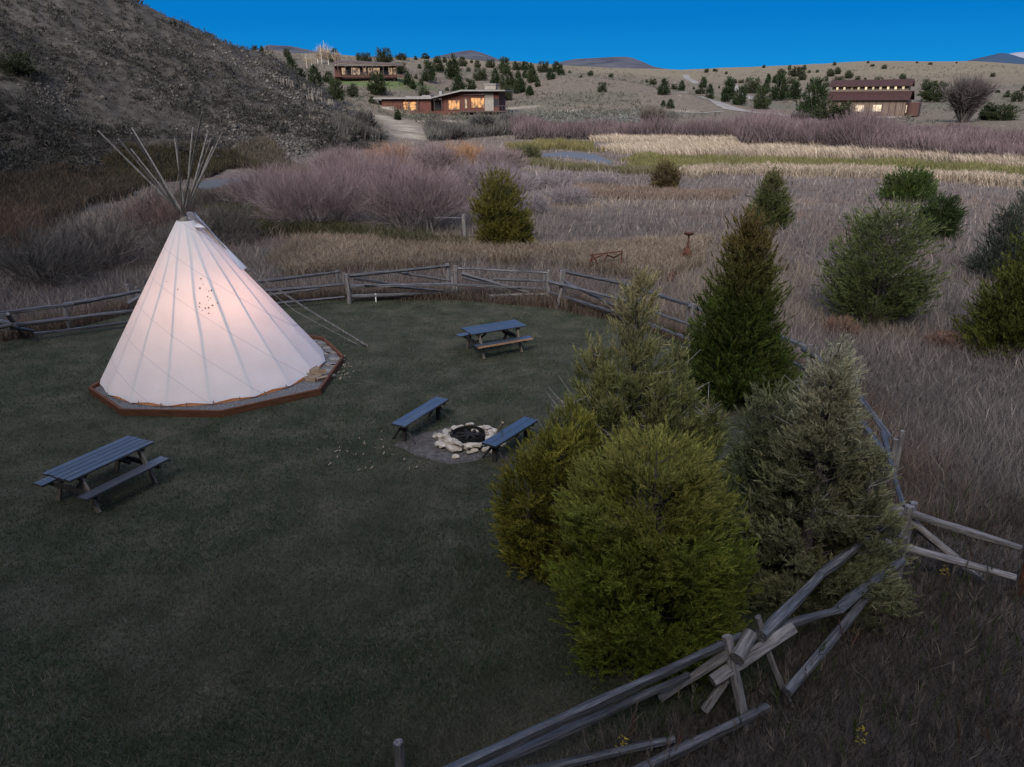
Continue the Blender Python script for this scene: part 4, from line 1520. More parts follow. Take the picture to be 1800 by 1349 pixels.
def blade_mesh(name, P, Hh, Wd, lean, Cc, seed=0, bend=True, tipmul=1.25, az=None):
    """bent blades: P (n,3) roots, Hh heights, Wd half widths, lean (n,) horizontal tip shift / height"""
    r2 = np.random.default_rng(seed)
    n_ = len(P)
    a_ = r2.uniform(0, 6.283, n_) if az is None else az
    ld = np.stack([np.cos(a_), np.sin(a_), a_ * 0], 1)
    fa = r2.uniform(0, 6.283, n_)
    sd = np.stack([np.cos(fa), np.sin(fa), fa * 0], 1)
    if bend:
        mid = P + np.stack([ld[:, 0] * lean * Hh * .35, ld[:, 1] * lean * Hh * .35, Hh * .6], 1)
        tip = P + np.stack([ld[:, 0] * lean * Hh, ld[:, 1] * lean * Hh, Hh * (1 - .25 * np.minimum(lean, 1.5))], 1)
        V = np.stack([P - sd * Wd[:, None], P + sd * Wd[:, None], mid - sd * (Wd * .75)[:, None], mid + sd * (Wd * .75)[:, None], tip], 1)
        o = np.arange(n_)[:, None] * 5
        F = np.concatenate([o + np.array([0, 1, 2]), o + np.array([1, 3, 2]), o + np.array([2, 3, 4])], 0)
        k = 5
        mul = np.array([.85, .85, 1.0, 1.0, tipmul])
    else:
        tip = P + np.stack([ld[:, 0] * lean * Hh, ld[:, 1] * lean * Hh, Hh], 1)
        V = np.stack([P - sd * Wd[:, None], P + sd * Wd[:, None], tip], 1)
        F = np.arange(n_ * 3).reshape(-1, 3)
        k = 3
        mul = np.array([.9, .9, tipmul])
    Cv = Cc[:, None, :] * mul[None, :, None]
    return np_mesh(name, V.reshape(-1, 3), F, Cv.reshape(-1, 3))


def scatter_polar(n_, az0, az1, r0, r1, seed, pw=1.0):
    """points thinning out with distance"""
    r2 = np.random.default_rng(seed)
    u = r2.uniform(0, 1, n_)
    r_ = (r0 ** -pw + u * (r1 ** -pw - r0 ** -pw)) ** (-1 / pw)
    a_ = np.radians(r2.uniform(az0, az1, n_))
    return r_ * np.sin(a_), r_ * np.cos(a_)


def pick(n_, cols, seed, w=None):
    r2 = np.random.default_rng(seed)
    c_ = np.array(cols)[r2.choice(len(cols), n_, p=w)]
    return c_ * r2.uniform(.75, 1.25, (n_, 1))


def outside(x, y, margin=None):
    m_ = ~inpoly(x, y, LAWN)
    for wp in WATER:
        m_ &= ~inpoly(x, y, wp)
    m_ &= np.hypot(x - TC[0], y - TC[1]) > 3.4
    return m_


OCT = [tuple(q) for q in oct_pts]
BEN = [gp(*q) for q in [(738, 722), (895, 760)]]
# mown lawn
x, y = scatter_polar(520000, -48, 40, 4.5, 31, 1, .55)
m = inpoly(x, y, LAWN) & ~inpoly(x, y, OCT)
de = np.hypot((x - FC[0] + .22) / 1.05, (y - FC[1] + .12) / .85)
m &= (de > 1.0) | (np.random.default_rng(5).uniform(0, 1, len(x)) < .06)
x, y = x[m], y[m]
r_ = np.hypot(x, y)
cl = fbm(x, y, 1.3, 71)
bg = fbm(x, y, 5, 72)
cc = pick(len(x), [(.033, .060, .024), (.054, .075, .034), (.10, .092, .060), (.165, .145, .10)], 3, [.38, .30, .21, .11])
cc = cc * (.7 + .7 * cl)[:, None]
dry = np.clip((fbm(x, y, 3.2, 74) - .5) * 6, 0, 1)[:, None]
cc = cc * (1 - dry * .75) + np.array([.13, .115, .08]) * dry * .75 * (.6 + .8 * cl)[:, None]
gpatch = np.clip((bg - .56) * 8, 0, 1)[:, None]
cc = cc * (1 - gpatch * .6) + np.array([.028, .062, .020]) * gpatch * .6 * (.7 + .6 * cl)[:, None]
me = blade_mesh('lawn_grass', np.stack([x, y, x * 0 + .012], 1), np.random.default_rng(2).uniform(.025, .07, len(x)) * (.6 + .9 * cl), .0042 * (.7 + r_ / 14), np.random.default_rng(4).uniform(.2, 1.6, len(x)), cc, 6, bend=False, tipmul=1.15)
kind(obj('lawn_grass', me, M_grass), 'stuff')

# wood chips and dead leaves on the lawn
mb = MB()
R2 = random.Random(17)
for k in range(62):
    if k < 36:
        q = gp(R2.gauss(640, 45), R2.gauss(800, 22))
    elif k < 90:
        q = gp(R2.gauss(612, 18), R2.gauss(650, 12))
    else:
        q = gp(R2.uniform(300, 900), R2.uniform(720, 1100))
    if not inpoly(np.array([q[0]]), np.array([q[1]]), LAWN)[0]:
        continue
    ln, wd, an = R2.uniform(.010, .05), R2.uniform(.005, .014), R2.uniform(0, 3.14)
    ca, sa = math.cos(an), math.sin(an)
    mb.add([(q[0] + ca * a_ - sa * b_, q[1] + sa * a_ + ca * b_, .05 + c_) for a_, b_, c_ in ((-ln, -wd, 0), (ln, -wd * .6, .02), (ln * .9, wd, .025), (-ln * .8, wd, .005))], [(0, 1, 2, 3)])
kind(mb.build('wood_chips', M_log), 'stuff')


def meadow_color(x, y, seed):
    n_ = len(x)
    c_ = pick(n_, [(.165, .142, .125), (.22, .19, .162), (.12, .104, .095), (.28, .24, .20)], seed, [.35, .3, .2, .15])
    g = fbm(x, y, 9, 81)
    tan_ = np.clip((g - .55) * 7, 0, 1)[:, None]
    c_ = c_ * (1 - tan_ * .7) + np.array([.31, .25, .18]) * tan_ * .7
    c_ = c_ * np.array([.86, .86, .89])
    c_ = c_ * (.62 + .85 * fbm(x, y, 17, 85, 3))[:, None]
    pal = (np.random.default_rng(seed + 7).uniform(0, 1, n_) > .93)[:, None]
    c_ = np.where(pal, c_ * 1.7, c_)
    red = np.clip((fbm(x, y, 6, 83) - .6) * 7, 0, 1)[:, None]
    c_ = c_ * (1 - red * .55) + np.array([.15, .10, .08]) * red * .55
    return c_


def mcull(x, y, near=0):
    m = outside(x, y)
    return x[m], y[m]


# dry meadow grass from the fence to the creek
x, y = scatter_polar(580000, -41, 41, 6.0, 140, 11, .78)
x, y = mcull(x, y)
fg = (y < 11.5) & (x > 2.0)
x, y = x[~fg], y[~fg]
r_ = np.hypot(x, y)
cl = fbm(x, y, 1.6, 91, 2)
bare = (fbm(x, y, 7, 95) > .60) & (r_ < 22)
keep = ~bare | (np.random.default_rng(9).uniform(0, 1, len(x)) < .35)
x, y, r_, cl = x[keep], y[keep], r_[keep], cl[keep]
m = (hill_mask(x, y) < .05) & (dseg(x, y, DIRT_SLOPE) > 5)
x, y, r_, cl = x[m], y[m], r_[m], cl[m]
Hh = np.random.default_rng(12).uniform(.18, .5, len(x)) * (.45 + 1.1 * cl) * np.clip(.7 + r_ / 60, .7, 1.3)
cc = meadow_color(x, y, 13) * (.72 + .55 * cl)[:, None]
rt = np.clip(1 - np.abs(r_ - 62) / 12, 0, 1)[:, None] * np.clip((fbm(x, y, 14, 87) - .4) * 5, 0, 1)[:, None]
cc = cc * (1 - .4 * rt) + np.array([.13, .095, .085]) * .4 * rt
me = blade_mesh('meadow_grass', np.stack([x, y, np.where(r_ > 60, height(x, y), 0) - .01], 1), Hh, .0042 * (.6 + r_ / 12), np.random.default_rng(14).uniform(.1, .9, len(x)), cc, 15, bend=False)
kind(obj('meadow_grass', me, M_grass), 'stuff')

# tall uncut grass standing along the outside of the rail fence
LX = np.array(LAWN)
per = [(LAWN[i], LAWN[i + 1]) for i in range(1, 16)]
PX, PY = [], []
r2 = np.random.default_rng(31)
for a_, b_ in per:
    ln = np.hypot(*(b_ - a_))
    k = int(ln * 620)
    t = r2.uniform(0, 1, k)[:, None]
    nrm = np.array([-(b_ - a_)[1], (b_ - a_)[0]]) / ln
    q = a_ * (1 - t) + b_ * t + nrm * (np.abs(r2.normal(0, .75, (k, 1))) - .12)
    PX.append(q[:, 0])
    PY.append(q[:, 1])
x, y = np.concatenate(PX), np.concatenate(PY)
cl = fbm(x, y, .9, 97, 2)
cc = pick(len(x), [(.15, .105, .08), (.20, .15, .11), (.11, .085, .07), (.24, .20, .15)], 33, [.35, .3, .2, .15]) * (.65 + .6 * cl)[:, None]
me = blade_mesh('fence_grass', np.stack([x, y, x * 0], 1), r2.uniform(.2, .62, len(x)) * (.5 + cl), .0035 * (.7 + np.hypot(x, y) / 16), r2.uniform(.1, .8, len(x)), cc, 34)
kind(obj('fence_grass', me, M_grass), 'stuff')

# dark weeds outside the fence in the right foreground
r2 = np.random.default_rng(41)
n_ = 90000
x, y = r2.uniform(-2.5, 11.5, n_), r2.uniform(4.2, 12.5, n_)
m = ~inpoly(x, y, LAWN) & (x > -3)
thin = (y > 9.7) & (r2.uniform(0, 1, n_) < .3 + .4 * (fbm(x, y, 2.5, 3) > .5))
m &= ~thin
x, y = x[m], y[m]
cl = fbm(x, y, .8, 101, 3)
cc = pick(len(x), [(.075, .06, .048), (.11, .085, .065), (.055, .05, .04), (.16, .13, .10), (.05, .062, .025)], 43, [.32, .26, .2, .12, .1]) * (.6 + .7 * cl)[:, None]
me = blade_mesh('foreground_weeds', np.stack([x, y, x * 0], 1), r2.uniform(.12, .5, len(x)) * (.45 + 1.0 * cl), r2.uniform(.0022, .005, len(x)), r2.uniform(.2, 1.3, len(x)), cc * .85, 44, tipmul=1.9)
kind(obj('foreground_weeds', me, M_grass), 'stuff')
# seed-headed stalks and leafy weeds among them
n_ = 1500
x, y = r2.uniform(-2, 10, n_), r2.uniform(4.5, 12, n_)
m = ~inpoly(x, y, LAWN)
x, y = x[m], y[m]
P, D, Ls, Cs = [], [], [], []
SV = MB()
for X, Y in zip(x, y):
    h = r2.uniform(.35, .8)
    a_ = r2.uniform(0, 6.28)
    tip = np.array([X + math.cos(a_) * h * .3, Y + math.sin(a_) * h * .3, h])
    P.append([X, Y, 0] + (tip - [X, Y, 0]) * .6)
    D.append(tip - [X, Y, 0])
    Ls.append(h * .45)
    u = r2.uniform()
    Cs.append((.19, .155, .12) if u < .62 else ((.06, .085, .025) if u < .9 else (.13, .075, .05)))
D = np.array(D)
D /= np.linalg.norm(D, axis=1)[:, None]
V, C_ = fronds(np.array(P), D, np.array(Ls), np.array(Cs), 9, .028, 30, 45)
stem = np.array(P) - D * .0
B = np.stack([x, y, x * 0], 1)
T_ = np.array(P) + D * np.array(Ls)[:, None] * .8
sd = np.cross(D, r2.normal(size=D.shape))
sd /= np.linalg.norm(sd, axis=1)[:, None]
SVt = np.stack([B - sd * .004, B + sd * .004, T_], 1).reshape(-1, 3)
V = np.concatenate([V, SVt])
C_ = np.concatenate([C_, np.repeat(np.array(Cs) * .8, 3, 0)])
kind(obj('weed_stalks', np_mesh('weed_stalks', V, np.arange(len(V)).reshape(-1, 3), C_), M_grass), 'stuff')
M_yel = solid('yellow_petals', [(.3, (.45, .34, .03)), (.7, (.6, .5, .06))], 20, rough=.6, bump=0)
for k, (px, py) in enumerate([(1092, 1320), (1512, 1302), (1658, 1010), (950, 1298)]):
    q = gp(px, py, .25)
    t = thing('yellow_wildflower', ['yellow wildflower stalk in the weeds just below the foreground rails', 'orange yellow flower spike in the dark weeds at the bottom right', 'yellow flowered weed near the crossed rails at the right', 'thin yellow flowered weed in front of the long foreground rail'][k], 'wildflower', (q[0], q[1], 0))
    P, D = [], []
    R2 = random.Random(k)
    for i in range(16):
        P.append((R2.gauss(0, .03), R2.gauss(0, .03), R2.uniform(.22, .42)))
        D.append((R2.gauss(0, 1), R2.gauss(0, 1), .6))
    D = np.array(D)
    D /= np.linalg.norm(D, axis=1)[:, None]
    V, C_ = fronds(np.array(P), D, np.full(16, .05), np.tile([.5, .4, .05], (16, 1)), 5, .12, 50, k)
    obj('flower_head', np_mesh('flower_head', V, np.arange(len(V)).reshape(-1, 3)), M_yel, t)
    mb = MB()
    mb.tube([(0, 0, 0), (.01, 0, .2), (0, .01, .4)], [.006, .005, .003], 5)
    mb.build('stem', M_bark, t)

# pale reed bed, green sedge and tan bank grass round the creek


def band(name, poly_px, n_, hmin, hmax, wd, cols, w, seed, lean=(.1, .6), edge=3.0, hclump=.6, az=None):
    poly = [gp(*q)[:2] for q in poly_px]
    pa_ = np.array(poly)
    r2 = np.random.default_rng(seed)
    x, y = r2.uniform(pa_[:, 0].min() - 2, pa_[:, 0].max() + 2, n_ * 5), r2.uniform(pa_[:, 1].min() - 3, pa_[:, 1].max() + 3, n_ * 5)
    jx, jy = (fbm(x, y, 11, seed, 4) - .5) * edge * 4, (fbm(x, y, 11, seed + 3, 4) - .5) * edge * 4
    m = inpoly(x + jx, y + jy, poly) & outside(x, y)
    x, y = x[m][:n_], y[m][:n_]
    cl = fbm(x, y, 2.6, seed + 5, 3)
    cc = pick(len(x), cols, seed + 1, w) * (.7 + .6 * cl)[:, None]
    z = height(x, y) - .02
    me = blade_mesh(name, np.stack([x, y, z], 1), r2.uniform(hmin, hmax, len(x)) * (1 - hclump / 2 + hclump * cl), np.full(len(x), wd) * r2.uniform(.6, 1.3, len(x)), r2.uniform(*lean, len(x)), cc, seed + 2, az=None if az is None else r2.normal(az, .5, len(x)))
    return kind(obj(name, me, M_grass), 'stuff')


REED = [(.33, .27, .20), (.40, .33, .255), (.25, .205, .15), (.46, .39, .31), (.17, .14, .09)]
band('pale_reed_bed', [(1040, 250), (1150, 249), (1300, 252), (1420, 254), (1560, 265), (1700, 276), (1860, 290), (2000, 300), (2000, 312), (1800, 300), (1640, 288), (1500, 281), (1350, 279), (1200, 278), (1100, 270), (1050, 262)], 60000, .6, 1.3, .030, REED, None, 61, (.2, .9), 3, .8, az=2.6)
band('pale_reed_bed', [(1180, 306), (1300, 300), (1450, 302), (1600, 308), (1800, 318), (1950, 330), (1950, 344), (1800, 328), (1620, 318), (1450, 312), (1300, 309), (1220, 313)], 26000, .5, 1.1, .024, REED, None, 63, (.2, .8), 2, .8)
band('green_sedge', [(1070, 282), (1100, 275), (1160, 279), (1300, 283), (1480, 286), (1640, 293), (1850, 308), (1950, 318), (1950, 326), (1800, 314), (1600, 304), (1450, 299), (1300, 298), (1190, 303), (1120, 298), (1090, 290)], 36000, .4, .95, .024, [(.10, .105, .03), (.15, .14, .055), (.20, .17, .09), (.07, .085, .025)], [.35, .3, .2, .15], 65, (.1, .6), 2.5)
band('creek_bank_grass', [(900, 262), (960, 254), (1050, 258), (1080, 268), (1050, 265), (1000, 262), (930, 268)], 9000, .5, 1.2, .03, [(.13, .12, .04), (.22, .18, .09), (.09, .09, .03)], None, 67, (.1, .5), 2)
band('creek_bank_grass', [(890, 276), (950, 280), (1000, 290), (1070, 298), (1180, 300), (1180, 312), (1080, 306), (980, 298), (890, 288)], 12000, .4, .9, .024, [(.11, .105, .05), (.16, .14, .09), (.08, .08, .035)], None, 69, (.1, .6), 2)
band('creek_bank_grass', [(180, 318), (300, 304), (430, 297), (448, 300), (440, 309), (330, 318), (200, 335)], 14000, .5, 1.1, .03, [(.052, .044, .024), (.036, .034, .019), (.072, .058, .034)], None, 71, (.1, .5), 2)
band('creek_bank_grass', [(300, 350), (350, 312), (420, 296), (490, 292), (540, 300), (520, 318), (470, 330), (400, 352), (340, 372)], 16000, .3, .8, .02, [(.10, .085, .06), (.075, .066, .045), (.14, .115, .085)], None, 91, (.1, .6), 1)
band('rust_brown_reeds', [(-60, 352), (60, 330), (170, 326), (200, 345), (170, 400), (60, 440), (-60, 430)], 26000, .5, 1.2, .022, [(.075, .048, .032), (.055, .042, .030), (.042, .038, .025), (.10, .078, .055)], None, 73, (.2, .9), 3)
band('dark_undergrowth', [(380, 345), (460, 372), (560, 400), (700, 415), (860, 425), (850, 440), (640, 430), (470, 415), (380, 400)], 22000, .4, 1.0, .016, [(.055, .055, .025), (.09, .075, .04), (.04, .045, .02)], None, 75, (.2, .9), 2)
band('tan_meadow_grass', [(440, 455), (520, 425), (640, 428), (800, 425), (860, 445), (960, 440), (1080, 430), (1200, 428), (1290, 425), (1230, 470), (1100, 500), (960, 468), (780, 462), (600, 470), (460, 490)], 60000, .3, .75, .011, [(.21, .165, .115), (.27, .215, .15), (.16, .12, .09), (.30, .25, .19)], None, 77, (.2, 1.0), 1.6)
band('tan_meadow_grass', [(1000, 330), (1150, 335), (1300, 340), (1300, 352), (1120, 350), (1000, 345)], 12000, .3, .7, .018, [(.18, .13, .10), (.22, .17, .13)], None, 79, (.2, .8), 2)

# ------------------------------------------------------------------ bare willow shrubs


def ribbons(P0, D0, Ln, W0, Cc, seg, curl, seed, tipc=None, updraw=.5):
    """thin curved twigs as tapered strips"""
    r2 = np.random.default_rng(seed)
    n_ = len(P0)
    pts = [P0]
    D = D0.copy()
    cu = r2.normal(size=(n_, 3)) * curl
    for s in range(seg):
        D = D + cu / seg + np.array([0, 0, updraw / seg])
        D = D / np.linalg.norm(D, axis=1)[:, None]
        pts.append(pts[-1] + D * (Ln / seg)[:, None])
    sd = np.cross(D0, r2.normal(size=(n_, 3)))
    sd /= np.linalg.norm(sd, axis=1)[:, None] + 1e-9
    V, C_ = [], []
    for s in range(seg + 1):
        w_ = (W0 * (1 - .8 * s / seg))[:, None]
        V += [pts[s] - sd * w_, pts[s] + sd * w_]
        cs = Cc if tipc is None else Cc * (1 - s / seg) + tipc * (s / seg)
        C_ += [cs, cs]
    V = np.stack(V, 1)
    C_ = np.stack(C_, 1)
    m = 2 * (seg + 1)
    o = (np.arange(n_) * m)[:, None]
    F = np.concatenate([o + np.array([2 * s, 2 * s + 1, 2 * s + 3, 2 * s + 2]) for s in range(seg)], 0)
    return V.reshape(-1, 3), F, C_.reshape(-1, 3), np.stack(pts, 1)


def willow_meshes(seed, H, R, ns, nt, stemc, twigc, tipc, sw=.014, tw=.007, splay=1.0, base=.25):
    r2 = np.random.default_rng(seed)
    az = r2.uniform(0, 6.283, ns)
    rb = R * base * np.sqrt(r2.uniform(0, 1, ns))
    P0 = np.stack([rb * np.cos(az), rb * np.sin(az), rb * 0], 1)
    az2 = az + r2.normal(0, .5, ns)
    out = np.clip(r2.uniform(0, 1, ns) ** .7 * splay, .03, 1.3)
    tgt = np.stack([np.cos(az2) * out * R * .85, np.sin(az2) * out * R * .85, H * np.sqrt(np.clip(1 - (out * .8) ** 2, .1, 1)) * r2.uniform(.72, .95, ns)], 1)
    D0 = tgt - P0
    Ln = np.linalg.norm(D0, axis=1)
    D0 = D0 / Ln[:, None] + np.stack([np.cos(az2) * .25, np.sin(az2) * .25, az2 * 0], 1)
    D0 /= np.linalg.norm(D0, axis=1)[:, None]
    sc = np.array(stemc) * r2.uniform(.7, 1.4, (ns, 1))
    V1, F1, C1, pts = ribbons(P0, D0, Ln * .8, np.full(ns, sw), sc, 4, .35, seed, np.array(twigc) * np.ones((ns, 1)), .25)
    si = r2.integers(0, ns, nt)
    t = r2.uniform(.22, 1, nt) ** .7 * 4
    k = np.minimum(t.astype(int), 3)
    fr_ = (t - k)[:, None]
    Pt = pts[si, k] * (1 - fr_) + pts[si, k + 1] * fr_
    dd = pts[si, k + 1] - pts[si, k]
    dd /= np.linalg.norm(dd, axis=1)[:, None]
    dd = dd * .8 + r2.normal(size=(nt, 3)) * .38 + np.array([0, 0, .1])
    dd /= np.linalg.norm(dd, axis=1)[:, None]
    tc_ = np.array(twigc) * r2.uniform(.7, 1.35, (nt, 1))
    tp_ = np.array(tipc) * r2.uniform(.75, 1.3, (nt, 1))
    hf = np.clip(Pt[:, 2] / H, 0, 1)[:, None]
    tp_ = tc_ * (1 - hf) + tp_ * hf
    V2, F2, C2, _ = ribbons(Pt, dd, H * r2.uniform(.10, .30, nt), np.full(nt, tw) * r2.uniform(.6, 1.2, nt), tc_, 3, .4, seed + 1, tp_, .3)
    return np_mesh('stems', V1, F1, C1), np_mesh('twigs', V2, F2, C2)


def willow(label, base_px, top_py, width_px, seed, ns, nt, stemc, twigc, tipc, group=None, name='willow_shrub', cat='shrub', dist=None, **k):
    q = gp(*base_px) if dist is None else hit(*base_px, rmin=dist)
    H = k.pop('H', None) or zat(q, top_py)
    depth = math.hypot(q[1], 0) * CP + (CAMH - H * .4) * SP
    R = width_px / 2 * depth / FPX
    s_, t_ = willow_meshes(seed, H, R, ns, nt, stemc, twigc, tipc, **k)
    t = thing(name, label, cat, q, 0, group)
    obj('stems', s_, M_twig, t)
    obj('twigs', t_, M_twig, t)
    return t


PINK, PTIP = (.16, .125, .130), (.255, .172, .190)
GST = (.26, .235, .225)
PG = 'pink bare willows behind the teepee'
willow('big pink bare willow shrub nearest behind the teepee', (560, 402), 258, 300, 201, 300, 14000, GST, PINK, PTIP, PG, splay=1.05, sw=.018, tw=.006)
willow('big pink bare willow shrub left of the split double post', (735, 402), 254, 290, 202, 300, 14000, GST, PINK, PTIP, PG, splay=1.05, sw=.018, tw=.006)
willow('pink willow shrub standing further back between the two big ones', (650, 350), 246, 300, 203, 240, 11000, GST, PINK, PTIP, PG, splay=1.05, sw=.018, tw=.006)
willow('lilac-pink willow shrub at the left end of the row above the creek', (475, 370), 272, 210, 204, 200, 9000, GST, (.16, .13, .135), (.27, .185, .20), PG, splay=1.1)
willow('lilac willow shrub at the right end of the row behind the olive juniper', (850, 350), 262, 200, 205, 190, 9000, GST, (.17, .145, .155), (.25, .195, .215), PG, splay=1.1)
willow('orange tinted willow behind the pink shrubs, right of the pale bank', (815, 300), 236, 140, 206, 120, 4500, (.13, .10, .08), (.22, .13, .075), (.34, .17, .08), 'orange willows by the creek', sw=.02, tw=.012)
willow('orange tinted willow top showing over the pink shrubs, further left', (690, 300), 238, 150, 207, 120, 4500, (.13, .10, .08), (.20, .13, .10), (.31, .17, .10), 'orange willows by the creek', sw=.02, tw=.012)
for k, (bx, by, ty, wd) in enumerate([(600, 318, 240, 140), (765, 306, 236, 140), (880, 308, 244, 130)]):
    willow(['mauve grey willow behind the left end of the pink shrubs', 'mauve grey willow between the two orange tinted ones', 'mauve grey willow at the far right behind the pink shrubs'][k], (bx, by), ty, wd, 260 + k, 140, 5000, (.11, .095, .09), (.15, .12, .12), (.24, .17, .175), 'mauve willows by the creek', sw=.018, tw=.011)
willow('dark leafy willow bush at the bend of the right-hand creek', (925, 284), 246, 80, 208, 120, 4500, (.06, .06, .03), (.06, .062, .03), (.085, .08, .04), sw=.02, tw=.016)
GG = 'grey bare shrubs left of the teepee'
for k, (bx, by, ty, wd, lb) in enumerate([(185, 470, 335, 190, 'grey arching bare shrub directly behind the teepee poles at the left'), (90, 500, 362, 210, 'dark grey bare shrub behind the left rail fence'),
                                          (20, 470, 318, 200, 'dark bare shrub at the left edge above the rail fence'), (270, 420, 320, 150, 'reddish grey shrub rising behind the leftmost teepee poles'),
                                          (400, 430, 332, 150, 'dim grey shrub right of the teepee top by the creek'), (372, 372, 318, 120, 'low dark tangled shrub on the near bank of the left creek'), (300, 400, 312, 150, 'dark tangled shrub between the teepee poles and the left hill'), (330, 470, 360, 150, 'grey shrub hidden behind the teepee smoke hole')]):
    willow(lb, (bx, by), ty, wd, 220 + k, 150, 3600, (.16, .145, .13), [(.13, .115, .105), (.09, .085, .078), (.10, .07, .052), (.15, .105, .095), (.085, .08, .07), (.07, .06, .055), (.075, .062, .056), (.12, .108, .10)][k], [(.19, .165, .15), (.12, .11, .10), (.155, .10, .07), (.20, .135, .125), (.115, .105, .09), (.11, .09, .085), (.11, .088, .08), (.16, .14, .13)][k], GG, splay=1.2, sw=.014, tw=.008)
LG = 'lavender grey low shrubs in the middle of the meadow'
for k, (bx, by, ty, wd) in enumerate([(905, 335, 288, 110), (985, 330, 292, 120), (1050, 325, 298, 90), (930, 375, 325, 90), (1000, 360, 316, 110)]):
    willow('low lavender grey bare shrub in the meadow between the olive juniper and the creek', (bx, by), ty, wd, 240 + k, 110, 3000, (.17, .15, .15), (.17, .15, .16), (.235, .205, .225), LG, splay=1.3, sw=.014, tw=.010)
for k, (bx, by, ty, wd, lb) in enumerate([(1475, 590, 545, 80, 'small rusty brown shrub at the foot of the see-through juniper'), (1660, 610, 575, 90, 'small rusty brown shrub left of the big juniper at the right edge')]):
    willow(lb, (bx, by), ty, wd, 250 + k, 80, 1800, (.12, .085, .07), (.16, .10, .075), (.21, .13, .09), 'rusty shrubs in the right meadow', splay=1.3, sw=.008, tw=.006)

# far willow thickets along the creek: one mass


def thicket(name, line_px, depth, n_, h0, h1, cols, tips, seed, w0=.05):
    pts = [hit(*q, rmin=90) if q[1] < 262 else gp(*q) for q in line_px]
    r2 = np.random.default_rng(seed)
    seg = r2.integers(0, len(pts) - 1, n_)
    t = r2.uniform(0, 1, n_)
    PA = np.array(pts)
    q = PA[seg] * (1 - t[:, None]) + PA[seg + 1] * t[:, None]
    d_ = q[:, :2] / np.linalg.norm(q[:, :2], axis=1)[:, None]
    q = q[:, :2] + d_ * (r2.uniform(0, 1, n_) * depth)[:, None]
    cl = fbm(q[:, 0], q[:, 1], 7, seed, 2)
    z = height(q[:, 0], q[:, 1])
    hh = (h0 * .75 + (h1 - h0 * .75) * np.clip((cl - .28) * 2.1, 0, 1.15)) * r2.uniform(.55, 1.08, n_)
    st = r2.uniform(0, .55, n_) ** 1.2
    P0 = np.stack([q[:, 0], q[:, 1], z + hh * st], 1)
    D = np.stack([r2.normal(0, .35, n_), r2.normal(0, .35, n_), np.ones(n_)], 1)
    D /= np.linalg.norm(D, axis=1)[:, None]
    tone = (.6 + .8 * fbm(q[:, 0], q[:, 1], 11, seed + 9, 2))[:, None]
    cc = pick(n_, cols, seed + 1) * tone
    tt = pick(n_, tips, seed + 2) * tone
    V, F, C_, _ = ribbons(P0, D, hh * (1 - st), np.full(n_, w0) * r2.uniform(.5, 1.2, n_), cc, 2, .3, seed + 3, tt, .2)
    return kind(obj(name, np_mesh(name, V, F, C_), M_twig), 'stuff')


PU, PUT = [(.085, .07, .07), (.11, .085, .088), (.065, .055, .055)], [(.115, .082, .09), (.14, .10, .108), (.095, .076, .08)]
thicket('willow_thicket', [(905, 246), (1000, 247), (1100, 246), (1200, 247), (1300, 249), (1390, 252)], 12, 24000, 2.2, 4.4, PU, PUT, 301)
thicket('willow_thicket', [(1300, 262), (1400, 264), (1500, 270), (1620, 278), (1750, 286), (1900, 296), (2050, 306)], 14, 42000, 2.6, 5.2, PU, PUT, 303)
thicket('willow_thicket', [(1280, 240), (1400, 238), (1500, 240), (1640, 248), (1800, 256), (1950, 262)], 16, 20000, 1.4, 2.7, PU, PUT, 305, .06)
thicket('dark_brush', [(590, 244), (630, 247), (668, 252)], 14, 7000, 1.2, 2.6, [(.05, .05, .045), (.075, .07, .065), (.04, .042, .035)], [(.08, .075, .07), (.10, .09, .085), (.06, .062, .05)], 311, .05)
thicket('dark_brush', [(752, 250), (800, 246), (900, 238), (960, 234)], 24, 15000, 1.2, 3.2, [(.05, .05, .045), (.075, .07, .065), (.04, .042, .035)], [(.08, .075, .07), (.10, .09, .085), (.06, .062, .05)], 307, .06)
thicket('dark_brush', [(1130, 222), (1160, 221), (1190, 223)], 8, 3500, 2.0, 4.2, [(.06, .055, .05)], [(.095, .085, .08)], 309, .06)

# ------------------------------------------------------------------ sagebrush and rock on the left hill and round the houses


def scrub(name, X, Y, size, cols, seed, k_=16, mat=None, flat=.6):
    """low bushes: clumps of small leafy faces, merged because nobody could count them"""
    r2 = np.random.default_rng(seed)
    n_ = len(X)
    Z = height(X, Y)
    c_ = np.stack([X, Y, Z], 1)
    d_ = r2.normal(size=(n_, k_, 3))
    d_ /= np.linalg.norm(d_, axis=2)[..., None]
    d_[..., 2] = np.abs(d_[..., 2])
    rad = r2.uniform(.35, 1, (n_, k_, 1)) * size[:, None, None] * .5
    P = (c_[:, None] + d_ * rad * np.array([1, 1, flat * 1.5])).reshape(-1, 3)
    D = (d_ + np.array([0, 0, .5]) + r2.normal(size=d_.shape) * .3).reshape(-1, 3)
    D /= np.linalg.norm(D, axis=1)[:, None]
    Ls = np.repeat(size * .42, k_) * r2.uniform(.7, 1.3, n_ * k_)
    cc = np.repeat(pick(n_, cols, seed + 1), k_, 0)
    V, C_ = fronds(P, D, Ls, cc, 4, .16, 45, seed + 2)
    return kind(obj(name, np_mesh(name, V, np.arange(len(V)).reshape(-1, 3), C_), mat or M_leaf), 'stuff')


